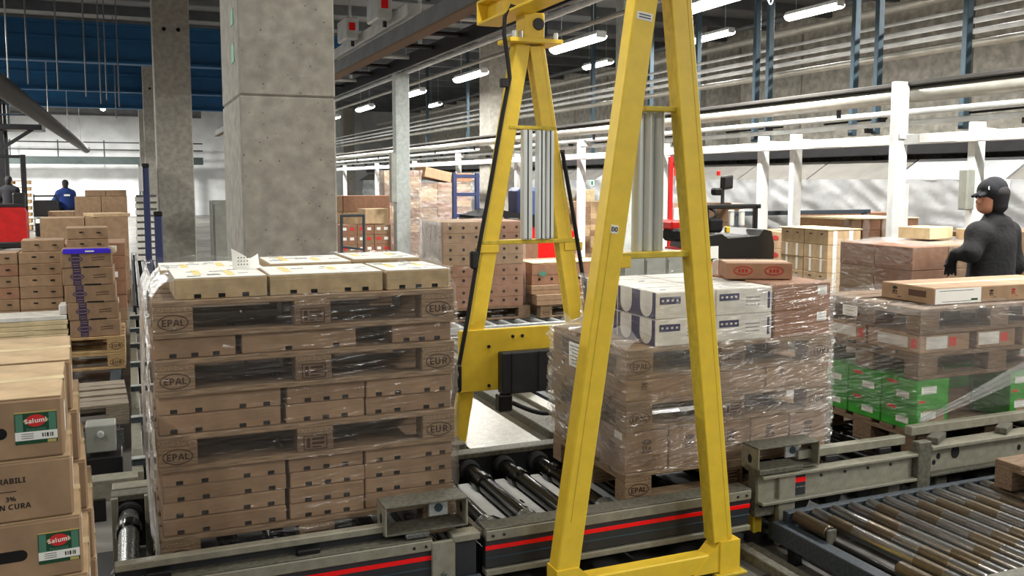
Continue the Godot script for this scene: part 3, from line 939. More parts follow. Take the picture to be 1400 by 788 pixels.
func conveyor_line() -> void:
	var zf := -3.50
	var zb := -4.63
	# section under the tall stack
	var a := thing("roller_conveyor", "pallet roller conveyor section with red stripe under the tall wrapped stack", "conveyor", "", Vector3.ZERO)
	side_rail(a, -0.10, 1.10, zf)
	part(a, "guide_strip", bx(1.01, 0.030, 0.045, 0.004), M.beige, Vector3(0.405, 0.365, -3.56))
	part(a, "guide_plate", bx(1.01, 0.05, 0.02, 0.003), M.rail_dark, Vector3(0.405, 0.328, -3.575))
	for x in [0.05, 0.60]: part(a, "clip", bx(0.09, 0.03, 0.03, 0.004), M.steel_dark, Vector3(x, 0.322, -3.53))
	part(a, "end_plate", bx(0.10, 0.30, 0.02, 0.003), M.beige, Vector3(1.145, 0.15, -3.49))
	part(a, "end_frame", bx(0.10, 0.20, 0.06, 0.003), M.rail_dark, Vector3(1.245, 0.20, -3.53))
	part(a, "end_cap", bx(0.12, 0.03, 0.08, 0.003), M.beige, Vector3(1.245, 0.30, -3.52))
	part(a, "end_bracket", bx(0.22, 0.02, 0.16, 0.003), M.blue_grey, Vector3(1.20, 0.10, -3.42), Vector3(0.3, 0, 0))
	part(a, "end_cap_bolt", cyl(0.012, 0.012, 10, 0.002), M.steel, Vector3(1.145, 0.16, -3.476), Vector3(PI / 2, 0, 0))
	stop_bracket(a, 0.905, 1.26, 0.462, -3.57)
	part(a, "far_panel", bx(1.38, 0.25, 0.03, 0.003), M.rail_dark, Vector3(0.56, 0.15, zb - 0.02))
	part(a, "far_strip", bx(1.38, 0.03, 0.09, 0.004), M.beige_dirty, Vector3(0.56, 0.277, zb - 0.03))
	for k in 7: big_roller(a, -0.055 + k * 0.20, true, "steel" if k == 0 else "roller_dark")
	part(a, "far_beam", bx(0.5, 0.16, 0.10, 0.004), M.beige, Vector3(0.12, 0.19, -4.85))
	for x in [-0.115, 0.03]: part(a, "frame_upright", bx(0.03, 0.30, 0.03, 0.003), M.beige, Vector3(x, 0.15, -4.56))
	part(a, "cross_tie", bx(0.02, 0.02, 0.90, 0.003), M.beige, Vector3(0.06, 0.20, -4.10))
	part(a, "cable_tie", tube([Vector3(-0.12, 0.22, -3.86), Vector3(-0.10, 0.245, -3.87), Vector3(-0.055, 0.249, -3.86), Vector3(-0.09, 0.245, -3.83), Vector3(-0.12, 0.21, -3.82)], 0.004, 6), M.paper)
	for x in [-0.05, 1.0]: part(a, "leg", bx(0.08, 0.13, 0.08, 0.004), M.beige_dirty, Vector3(x, 0.065, -3.55))
	# gantry section
	var b := thing("roller_conveyor", "short roller conveyor section with long red stripe inside the yellow gantry", "conveyor", "", Vector3.ZERO)
	side_rail(b, 1.335, 2.69, zf)
	part(b, "far_panel", bx(1.36, 0.25, 0.03, 0.003), M.rail_dark, Vector3(2.01, 0.15, zb - 0.02))
	part(b, "far_strip", bx(1.36, 0.03, 0.09, 0.004), M.beige_dirty, Vector3(2.01, 0.277, zb - 0.03))
	for k in 6: big_roller(b, 1.455 + k * 0.205)
	for k in 5:
		part(b, "drip_plate", bx(0.13, 0.006, 0.84, 0.002), M.white_paint, Vector3(1.557 + k * 0.205, 0.165, ROW_Z))
		for j in 5: part(b, "scuff_mark", bx(0.012 + 0.01 * (j % 3), 0.002, 0.05 + 0.02 * (j % 2), 0.0005), M.black_matt, Vector3(1.54 + k * 0.205 + 0.035 * sin(j * 2.1 + k), 0.1695, ROW_Z + 0.05 + j * 0.06 - 0.1 * (k % 2)), Vector3(0, 0.4 * j, 0))
	part(b, "thin_roller", cyl(0.018, 0.95, 14), M.roller_shiny, Vector3(1.372, 0.235, ROW_Z), Vector3(PI / 2, 0, 0))
	for x in [1.45, 2.55]: part(b, "leg", bx(0.08, 0.12, 0.7, 0.004), M.steel_dark, Vector3(x, 0.06, -4.1))
	# section under the middle and the green stack
	var c := thing("roller_conveyor", "beige roller conveyor section with short red sticker under the white box stack", "conveyor", "", Vector3.ZERO)
	part(c, "side_rail", bx(0.98, 0.125, 0.03, 0.003), M.beige, Vector3(3.23, 0.295, -3.52))
	part(c, "upper_flange", bx(0.98, 0.016, 0.07, 0.003), M.beige, Vector3(3.23, 0.365, -3.50))
	part(c, "lower_flange", bx(0.98, 0.016, 0.07, 0.003), M.beige, Vector3(3.23, 0.235, -3.50))
	var gd := part(c, "guide_strip", bx(0.70, 0.045, 0.05, 0.004), M.beige, Vector3(3.36, 0.425, -3.57))
	for x in [-0.15, 0.2]: part(gd, "clip", bx(0.08, 0.03, 0.04, 0.004), M.steel_dark, Vector3(x, -0.035, 0.02))
	for k in 4: part(c, "rivet", cyl(0.008, 0.008, 8, 0.001), M.black, Vector3(3.12 + k * 0.15, 0.325, -3.503), Vector3(PI / 2, 0, 0))
	var st := part(c, "sticker", bx(0.075, 0.115, 0.004, 0.001), M.rail_dark, Vector3(2.985, 0.295, -3.503))
	part(st, "red_mark", bx(0.075, 0.024, 0.004, 0.001), M.red, Vector3(0, 0.025, 0.002))
	part(st, "pale_line", bx(0.075, 0.006, 0.004, 0.001), M.steel, Vector3(0, -0.012, 0.002))
	part(c, "end_plate", bx(0.10, 0.36, 0.03, 0.004), M.beige, Vector3(2.90, 0.19, -3.50))
	part(c, "end_frame", bx(0.12, 0.22, 0.06, 0.003), M.beige_dirty, Vector3(2.79, 0.27, -3.54))
	part(c, "end_window", bx(0.07, 0.13, 0.004, 0.001), M.black_matt, Vector3(2.79, 0.27, -3.509))
	part(c, "end_cap", bx(0.26, 0.025, 0.12, 0.003), M.beige_dirty, Vector3(2.85, 0.392, -3.53))
	stop_bracket(c, 2.73, 3.10, 0.50, -3.56)
	part(c, "far_panel", bx(0.96, 0.25, 0.03, 0.003), M.rail_dark, Vector3(3.22, 0.15, zb - 0.02))
	for k in 5: big_roller(c, 2.82 + k * 0.205)
	for x in [2.92, 3.62]: part(c, "leg", bx(0.08, 0.20, 0.08, 0.004), M.beige_dirty, Vector3(x, 0.10, -3.56))
	var d := thing("roller_conveyor", "beige roller conveyor section with dark spots under the green box stack", "conveyor", "", Vector3.ZERO)
	part(d, "end_plate", bx(0.09, 0.32, 0.05, 0.004), M.beige_dirty, Vector3(3.765, 0.27, -3.49))
	part(d, "side_rail", bx(2.6, 0.13, 0.03, 0.003), M.beige, Vector3(5.11, 0.315, -3.52))
	part(d, "upper_flange", bx(2.6, 0.02, 0.10, 0.003), M.beige, Vector3(5.11, 0.39, -3.51))
	part(d, "lower_flange", bx(2.6, 0.016, 0.07, 0.003), M.beige_dirty, Vector3(5.11, 0.245, -3.50))
	part(d, "guide_strip", bx(2.6, 0.05, 0.05, 0.004), M.beige, Vector3(5.08, 0.455, -3.60))
	for k in 3: part(d, "guide_arm", bx(0.16, 0.035, 0.06, 0.004), M.beige_dirty, Vector3(3.92 + k * 0.5, 0.42, -3.54), Vector3(0, 0.5, 0))
	for e in [[3.90, 0.33, 0.012], [3.87, 0.30, 0.01], [4.02, 0.34, 0.028], [4.5, 0.31, 0.012]]: part(d, "access_hole", disc(e[2], e[2] * 1.3, 0.004, 14), M.black_matt, Vector3(e[0], e[1], -3.503))
	part(d, "far_panel", bx(2.6, 0.25, 0.03, 0.003), M.rail_dark, Vector3(5.11, 0.15, zb - 0.02))
	for k in 12: big_roller(d, 3.86 + k * 0.205)
	for x in [3.95, 4.9, 5.8]: part(d, "leg", bx(0.08, 0.24, 0.08, 0.004), M.beige_dirty, Vector3(x, 0.12, -3.56))
	# branch that leaves the line behind the gantry
	var e2 := thing("transfer_conveyor", "pale flat transfer conveyor running away behind the yellow gantry", "conveyor", "", Vector3.ZERO)
	part(e2, "deck_plate", bx(0.50, 0.02, 4.2, 0.003), M.beige, Vector3(1.98, 0.26, -6.85))
	part(e2, "side_beam", bx(0.16, 0.10, 4.3, 0.006), M.beige_dirty, Vector3(2.30, 0.27, -6.9))
	part(e2, "side_beam", bx(0.10, 0.14, 4.3, 0.006), M.beige, Vector3(2.46, 0.26, -6.9))
	part(e2, "blue_guard", bx(0.07, 0.09, 4.3, 0.006), M.blue_grey, Vector3(2.60, 0.27, -6.9))
	part(e2, "side_beam", bx(0.08, 0.10, 4.3, 0.006), M.beige, Vector3(2.72, 0.25, -6.9))
	part(e2, "side_beam", bx(0.08, 0.14, 4.3, 0.006), M.beige_dirty, Vector3(1.66, 0.24, -6.9))
	for k in 9: part(e2, "support_roller", cyl(0.03, 0.55, 12), M.roller_shiny, Vector3(3.05, 0.24, -5.1 - k * 0.42), Vector3(0, 0, PI / 2))
	for z in [-5.0, -6.8, -8.8]: part(e2, "leg", bx(1.2, 0.20, 0.08, 0.004), M.steel_dark, Vector3(2.15, 0.10, z))
	var mo := thing("drive_motor", "small silver drive motor on the conveyor behind the gantry", "motor", "", Vector3(2.52, 0.31, -5.9))
	part(mo, "housing", cyl(0.07, 0.24, 18, 0.01), M.roller_shiny, Vector3(0, 0.07, 0), Vector3(PI / 2, 0, 0))
	part(mo, "end_bell", cyl(0.06, 0.05, 18, 0.01), M.black, Vector3(0, 0.07, 0.14), Vector3(PI / 2, 0, 0))
	part(mo, "mount", bx(0.12, 0.03, 0.20, 0.004), M.steel_dark, Vector3(0, 0.012, 0))
	# galvanised roller lane farther back, crossing behind
	var f := thing("roller_lane", "galvanised roller lane under the cartons with round holes", "conveyor", "", Vector3.ZERO)
	for z in [-9.15, -10.45]: part(f, "side_rail", bx(3.1, 0.10, 0.05, 0.004), M.galv, Vector3(4.05, 0.17, z))
	for k in 15: part(f, "roller", cyl(0.035, 1.22, 12), M.galv, Vector3(2.62 + k * 0.2, 0.185, -9.8), Vector3(PI / 2, 0, 0))
	for x in [2.8, 4.2, 5.4]: part(f, "leg", bx(0.06, 0.12, 1.3, 0.004), M.galv, Vector3(x, 0.06, -9.8))

# ---------------------------------------------------------------- yellow wrapping gantry
func leg_bar(g: Node3D, called: String, a: Vector3, b: Vector3, w: float, d: float) -> MeshInstance3D:
	return bar(g, called, M.yellow, a, b, w, d, 0.006)

func gantry() -> void:
	var g := thing("wrapping_gantry", "tall yellow steel gantry with two A-shaped frames straddling the roller conveyor", "gantry", "", Vector3.ZERO)
	var zn := -3.37
	var zf := -4.95
	# near frame
	var l1 := leg_bar(g, "leg", Vector3(1.640, 0.14, zn), Vector3(2.010, 2.70, zn), 0.105, 0.085)
	part(l1, "weld_seam", bx(0.003, 1.25, 0.002, 0.0005), M.yellow_worn, Vector3(-0.02, -0.45, 0.0435))
	var l2 := leg_bar(g, "leg", Vector3(2.455, 0.16, zn), Vector3(2.165, 2.70, zn), 0.030, 0.085)
	part(l2, "flange", bx(0.075, 2.55, 0.012, 0.002), M.yellow, Vector3(-0.045, 0, 0.034))
	part(l2, "flange", bx(0.075, 2.55, 0.012, 0.002), M.yellow, Vector3(-0.045, 0, -0.034))
	part(l2, "web", bx(0.012, 2.55, 0.07, 0.002), M.yellow_worn, Vector3(-0.078, 0, 0))
	for e in [[1.640, -1.0], [2.455, 1.0]]:
		var sgn: float = e[1]
		var ft := part(g, "foot", prism([Vector2(-0.055, 0.16), Vector2(0.05, 0.16), Vector2(0.05 - sgn * 0.0, 0.012), Vector2(-0.055, 0.012)], 0.10), M.yellow, Vector3(e[0], 0, zn))
		part(ft, "gusset", prism([Vector2(-sgn * 0.05, 0.16), Vector2(-sgn * 0.19, 0.02), Vector2(-sgn * 0.05, 0.02)], 0.085), M.yellow, Vector3.ZERO)
		part(ft, "base_plate", bx(0.16, 0.012, 0.14, 0.002), M.yellow_worn, Vector3(0, 0.006, 0))
	part(g, "base_beam", bx(0.74, 0.085, 0.075, 0.006), M.yellow, Vector3(2.05, 0.062, zn))
	part(g, "outrigger", bx(0.34, 0.07, 0.06, 0.005), M.yellow_worn, Vector3(2.66, 0.14, -3.62), Vector3(0, 0.45, 0))
	part(g, "outrigger_post", bx(0.05, 0.10, 0.05, 0.004), M.yellow, Vector3(2.80, 0.10, -3.60))
	part(g, "rubber_foot", lathe([Vector2(0, -0.03), Vector2(0.055, -0.03), Vector2(0.05, 0.01), Vector2(0.02, 0.03), Vector2(0, 0.03)], 18), M.rubber, Vector3(2.80, 0.03, -3.60))
	part(g, "under_beam", bx(0.30, 0.05, 0.06, 0.005), M.yellow_worn, Vector3(2.35, 0.09, -3.70), Vector3(0, 0.35, 0))
	part(g, "upper_rung", bx(0.17, 0.02, 0.06, 0.003), M.yellow_worn, Vector3(2.09, 2.08, zn - 0.02))
	part(g, "lower_rung", bx(0.42, 0.024, 0.08, 0.003), M.yellow_worn, Vector3(2.085, 1.465, zn - 0.02))
	for e in [1.90, 2.27]: part(g, "rung_end", bx(0.07, 0.05, 0.07, 0.004), M.yellow, Vector3(e, 1.44, zn - 0.01))
	for x in [2.015, 2.065, 2.117]: part(g, "ballast_tube", cyl(0.0245, 0.60, 16), M.alu, Vector3(x, 1.775, zn - 0.07))
	part(g, "apex_plate", bx(0.32, 0.02, 0.16, 0.003), M.yellow, Vector3(2.09, 2.71, zn))
	part(g, "apex_block", bx(0.11, 0.12, 0.10, 0.005), M.yellow, Vector3(2.09, 2.78, zn))
	part(g, "rating_plate", bx(0.075, 0.032, 0.002, 0.0005), M.paper, Vector3(1.972, 2.447, zn + 0.0435), Vector3(0, 0, -0.14))
	for k in 2: part(g, "rating_line", bx(0.055, 0.004, 0.001, 0.0), M.navy_print, Vector3(1.972, 2.453 - k * 0.011, zn + 0.0452), Vector3(0, 0, -0.14))
	var tg := part(g, "number_tag", bx(0.035, 0.035, 0.002, 0.0005), M.paper, Vector3(1.842, 1.58, zn + 0.0435), Vector3(0, 0, -0.14))
	words_on(tg, "number", "00", 0.020, M.ink, Vector3(0, 0, 0.0015), Vector3.ZERO, true, 0.0008)
	# far frame
	leg_bar(g, "leg", Vector3(1.665, 0.02, zf), Vector3(2.115, 2.56, zf), 0.095, 0.08)
	var l4 := leg_bar(g, "leg", Vector3(2.66, 0.02, zf), Vector3(2.235, 2.56, zf), 0.03, 0.08)
	part(l4, "flange", bx(0.07, 2.57, 0.012, 0.002), M.yellow, Vector3(-0.045, 0, 0.034))
	part(l4, "flange", bx(0.07, 2.57, 0.012, 0.002), M.yellow, Vector3(-0.045, 0, -0.034))
	part(l4, "web", bx(0.012, 2.57, 0.07, 0.002), M.yellow_worn, Vector3(-0.072, 0, 0))
	part(g, "apex_plate", bx(0.33, 0.025, 0.2, 0.003), M.yellow, Vector3(2.175, 2.573, zf))
	for s in [-0.13, -0.09, 0.13]:
		part(g, "apex_bolt", cyl(0.014, 0.05, 8), M.galv, Vector3(2.175 + s, 2.60, zf + 0.07))
	part(g, "apex_block", bx(0.13, 0.15, 0.12, 0.005), M.yellow, Vector3(2.175, 2.66, zf))
	part(g, "apex_socket", cyl(0.035, 0.012, 16), M.black, Vector3(2.20, 2.67, zf + 0.062), Vector3(PI / 2, 0, 0))
	part(g, "upper_rung", bx(0.30, 0.02, 0.07, 0.003), M.yellow_worn, Vector3(2.175, 2.085, zf + 0.01))
	part(g, "lower_rung", bx(0.62, 0.024, 0.08, 0.003), M.yellow_worn, Vector3(2.17, 1.425, zf + 0.01))
	for e in [1.90, 2.44]: part(g, "rung_end", bx(0.12, 0.05, 0.06, 0.004), M.yellow, Vector3(e, 1.39, zf + 0.02))
	for x in [2.128, 2.215, 2.270]:
		var t := part(g, "ballast_profile", bx(0.048 if x > 2.2 else 0.06, 0.63, 0.05, 0.006), M.alu, Vector3(x, 1.755, zf + 0.055))
		part(t, "groove", bx(0.008, 0.63, 0.004, 0.001), M.steel_dark, Vector3(0.0, 0, 0.0245))
	# panel that joins the far legs, with its control box
	var pn := part(g, "cross_panel", bx(0.78, 0.36, 0.03, 0.004), M.yellow, Vector3(2.10, 0.745, zf + 0.045))
	var bxx := part(pn, "control_box", bx(0.34, 0.245, 0.07, 0.008), M.rail_dark, Vector3(0.015, -0.075, 0.05))
	for x in [-0.11, 0.06]: part(bxx, "cover_rib", bx(0.006, 0.24, 0.004, 0.001), M.steel_dark, Vector3(x, 0, 0.036))
	for e in [[-0.21, 0.08], [-0.21, -0.15], [0.22, 0.08], [0.22, -0.12], [-0.06, 0.13], [0.0, 0.13]]:
		part(pn, "bolt", cyl(0.010, 0.012, 8, 0.002), M.steel_dark, Vector3(e[0], e[1], 0.018), Vector3(PI / 2, 0, 0))
	part(pn, "plug_box", bx(0.085, 0.10, 0.07, 0.008), M.black, Vector3(-0.13, -0.25, 0.05))
	var cab := []
	for k in 13:
		var u := k / 12.0
		cab.append(Vector3(2.02 + u * 0.42, 0.49 - sin(u * PI) * 0.06 - u * 0.02, zf + 0.10 + sin(u * PI) * 0.06))
	part(g, "power_cable", tube(cab, 0.014, 8), M.rubber)
	var hose := []
	for e in [[2.10, 2.74], [2.03, 2.76], [1.99, 2.70], [1.985, 2.60], [2.01, 2.45], [2.02, 2.36], [1.975, 2.15], [1.90, 1.75], [1.83, 1.40], [1.76, 1.0], [1.68, 0.60], [1.635, 0.35]]:
		hose.append(Vector3(e[0], e[1], zf + 0.065))
	part(g, "cable", tube(hose, 0.013, 8), M.rubber)
	part(g, "cable_clip", bx(0.04, 0.05, 0.04, 0.004), M.black, Vector3(1.985, 2.33, zf + 0.065))
	part(g, "cable_clip", bx(0.045, 0.10, 0.04, 0.01), M.black, Vector3(1.80, 1.33, zf + 0.065))
	part(g, "cable_box", bx(0.05, 0.16, 0.06, 0.01), M.black, Vector3(1.685, 0.66, zf + 0.08))
	part(g, "cable", tube([Vector3(2.36, 1.95, zf + 0.05), Vector3(2.43, 1.60, zf + 0.05), Vector3(2.52, 1.10, zf + 0.05), Vector3(2.56, 0.80, zf + 0.05)], 0.013, 8), M.rubber)
	# top beam: an I-section across the line
	var tb := part(g, "top_beam", bx(0.02, 0.12, 2.3, 0.003), M.yellow, Vector3(2.09, 2.80, -4.25))
	for y in [-0.065, 0.065]: part(tb, "flange", bx(0.15, 0.016, 2.3, 0.003), M.yellow, Vector3(0, y, 0))
	part(tb, "end_plate", bx(0.15, 0.14, 0.012, 0.002), M.yellow, Vector3(0, 0, -1.15))
	part(tb, "cable", tube([Vector3(-0.04, 0.09, -0.9), Vector3(-0.04, 0.095, -0.3), Vector3(-0.04, 0.09, 0.5)], 0.014, 8), M.rubber)

# ---------------------------------------------------------------- tall stack of slotted trays on four pallets
func lid_print(c: Node3D, w: float, d: float, h: float, seed_: int) -> void:
	var r := RandomNumberGenerator.new()
	r.seed = seed_
	part(c, "printed_lid", bx(w - 0.004, 0.003, d - 0.004, 0.001), M.paper, Vector3(0, h, 0))
	for k in 2:
		part(c, "yellow_print", bx(0.03, 0.0012, d * r.randf_range(0.3, 0.7), 0.0003), M.yellow_print, Vector3(w * (-0.30 + 0.45 * k) + r.randf_range(-0.03, 0.03), h + 0.002, r.randf_range(-0.05, 0.05)))
	for k in 9:
		part(c, "print_line", bx(r.randf_range(0.02, 0.06), 0.0010, 0.008, 0.0003), M.steel, Vector3(r.randf_range(-0.42, 0.42) * w, h + 0.0022, r.randf_range(-0.4, 0.4) * d))

func front_stack() -> void:
	var x0 := 0.06
	var zc := ROW_Z
	var pg := "pallets of the tall stack"
	var base := [0.256, 0.658, 0.954, 1.180]
	var nm := ["lowest", "second", "third", "topmost"]
	for i in 4:
		pallet("%s wooden pallet in the tall wrapped stack of shallow cartons" % nm[i], pg, Vector3(x0 + 0.605, base[i], zc), 0.0, "wood")
	var zfr := zc + 0.385
	var tiers := [
		[0.400, 0.0645, 4, [[0.015, 0.470, [-0.36, -0.16, 0.18, 0.38]], [0.500, 0.305, [-0.26, 0.0, 0.26]], [0.815, 0.385, [-0.34, -0.14, 0.22, 0.38]]]],
		[0.802, 0.0760, 2, [[0.010, 0.460, [-0.38, -0.18, 0.18, 0.38]], [0.495, 0.320, [-0.24, 0.0, 0.24]], [0.820, 0.375, [-0.36, -0.14, 0.2, 0.38]]]],
		[1.098, 0.0820, 1, [[0.005, 0.305, [-0.26, 0.0, 0.26]], [0.325, 0.455, [-0.1, 0.32]], [0.940, 0.260, [-0.26, 0.0, 0.26]]]],
	]
	var tn := ["lowest", "second", "third"]
	for t in 3:
		var e: Array = tiers[t]
		for col in e[3].size():
			var cc: Array = e[3][col]
			for l in e[2]:
				var w: float = cc[1]
				var off: float = rng.randf_range(-0.006, 0.006)
				var sl: Array = cc[2]
				slotted(w, e[1], 0.38, "kraft" if (l + col) % 2 else "kraft_b", "shallow slotted brown tray in the %s tier of the tall stack, layer %s" % [tn[t], NUM[l]], "trays in the %s tier of the tall stack" % tn[t], Vector3(x0 + cc[0] + w / 2 + off, e[0] + l * e[1], zfr - 0.19 + rng.randf_range(-0.012, 0.002)), sl, rng.randf_range(-0.008, 0.008))
		for col in 3:
			for l in e[2]:
				slotted(0.385, e[1], 0.38, "kraft", "brown tray in the back row of the %s tier of the tall stack" % tn[t], "back row trays in the %s tier of the tall stack" % tn[t], Vector3(x0 + 0.205 + col * 0.40, e[0] + l * e[1], zc - 0.205), [])
	# open top tier with printed lids
	var top := [[0.085, 0.345, 0.0, [-0.26, 0.0, 0.26]], [0.445, 0.455, 0.0, [-0.30, -0.12, 0.18, 0.34]], [0.915, 0.275, 0.0, [-0.26, 0.0, 0.26]]]
	for i in 3:
		var e: Array = top[i]
		var c := slotted(e[1], 0.082, 0.37, "cream_side", ["cream tray with printed lid on the tall stack, beside the torn paper", "widest cream tray with printed lid in the front of the tall stack top", "narrowest cream tray with printed lid in the front of the tall stack top"][i], "front row of printed trays on the tall stack", Vector3(x0 + e[0] + e[1] / 2, 1.324, zfr - 0.19), e[3], [0.015, -0.005, 0.01][i])
		lid_print(c, e[1], 0.37, 0.083, 40 + i)
	for e in [[0.05, 0.42, 0.0], [0.50, 0.36, 0.012], [0.87, 0.31, 0.02]]:
		var c := slotted(e[1], 0.080 + e[2], 0.37, "cream_side", "cream tray with printed lid in the back row on the tall stack top", "back row of printed trays on the tall stack", Vector3(x0 + e[0] + e[1] / 2, 1.324, zc - 0.2), [])
		lid_print(c, e[1], 0.37, 0.081 + e[2], 50 + int(e[0] * 10))
	# torn flap of perforated paper standing up
	var fn := func(u, v):
		var x: float = (u - 0.5) * 0.11
		var bend: float = absf(u - 0.55)
		return Vector3(x, -0.01 + v * (0.035 + 0.055 * bend + 0.02 * (1.0 - u)), 0.05 * sin(u * 3.0) - v * 0.02)
	var pf := thing("torn_paper", "torn white dotted paper flap sticking up from the tall stack", "paper", "", Vector3(x0 + 0.385, 1.422, zc + 0.10), 0.15)
	part(pf, "sheet", sheet(fn, 16, 6), M.paper)
	for k in 12: part(pf, "dot", disc(0.0025, 0.0025, 0.002, 8), M.ink, Vector3(-0.045 + 0.012 * (k % 4), 0.012 + 0.014 * int(k / 4.0), 0.052 + 0.001 * (k % 4)), Vector3(-0.2, -0.8, 0))
	# stretch film
	var fl := thing("stretch_film", "clear wrinkled stretch film round the tall stack of shallow cartons", "film", "", Vector3.ZERO)
	part(fl, "sleeve", film_sleeve(x0 - 0.004, x0 + 1.214, zc - 0.404, zc + 0.404, 0.33, 1.335, 3, 0.0075, 0.35, 0.0, 340, 240), M.film)
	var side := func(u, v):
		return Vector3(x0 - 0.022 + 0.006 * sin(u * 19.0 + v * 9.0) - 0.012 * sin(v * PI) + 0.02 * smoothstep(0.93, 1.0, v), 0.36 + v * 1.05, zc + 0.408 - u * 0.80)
	part(fl, "side_layers", sheet(side, 40, 60), M.film_heavy)  # added milky sheet, its whiteness imitates light on the film edge
	var drape := func(u, v):
		return Vector3(x0 + 0.0 + v * 0.085 + 0.005 * sin(u * 21.0), 1.328 + sin(v * PI / 2.0) * 0.080 + 0.006 * sin(u * 13.0 + v * 5.0), zc + 0.395 - u * 0.76)
	part(fl, "corner_drape", sheet(drape, 40, 10), M.film_heavy)
	var tuft := func(u, v):
		return Vector3(x0 + 1.06 + u * 0.17, 1.40 - u * u * 0.06 + 0.02 * v * sin(u * 9.0) + 0.012 * sin(u * 17.0 + v * 11.0), zc + 0.36 - v * 0.7)
	part(fl, "corner_tuft", sheet(tuft, 24, 40), M.film_heavy)
	part(fl, "top_ruffle", film_sleeve(x0 + 0.01, x0 + 1.20, zc - 0.395, zc + 0.37, 1.33, 1.425, 9, 0.006, 0.2, 0.012, 260, 24), M.film)

# ---------------------------------------------------------------- middle stack: white boxes on brown cartons, wrapped
func logo_mark(c: Node3D, at: Vector3, s := 1.0, rot := Vector3.ZERO, ink := "ink_soft") -> void:
	var l := part(c, "printed_logo", disc(0.024 * s, 0.011 * s, 0.0012, 16), M[ink], at, rot)
	part(l, "print_strokes", boxes([[Vector3(-0.018 * s, -0.026 * s, 0), Vector3(0.007 * s, 0.024 * s, 0.001)], [Vector3(-0.004 * s, -0.024 * s, 0), Vector3(0.012 * s, 0.018 * s, 0.001)], [Vector3(0.014 * s, -0.026 * s, 0), Vector3(0.012 * s, 0.014 * s, 0.001)], [Vector3(0.0, -0.042 * s, 0), Vector3(0.050 * s, 0.005 * s, 0.001)], [Vector3(0.045 * s, -0.062 * s, 0), Vector3(0.035 * s, 0.004 * s, 0.001)]], 0.0), M[ink])

func paper_label(c: Node3D, w: float, h: float, at: Vector3, rot := Vector3.ZERO, lines := 4) -> void:
	var p := part(c, "paper_label", bx(w, h, 0.0015, 0.0004), M.paper, at, rot)
	for k in lines:
		part(p, "printed_line", bx(w * (0.75 - 0.12 * (k % 3)), h * 0.035, 0.0008, 0.0), M.steel, Vector3(-w * 0.04, h * (0.36 - 0.72 * k / maxf(lines - 1, 1)), 0.001))

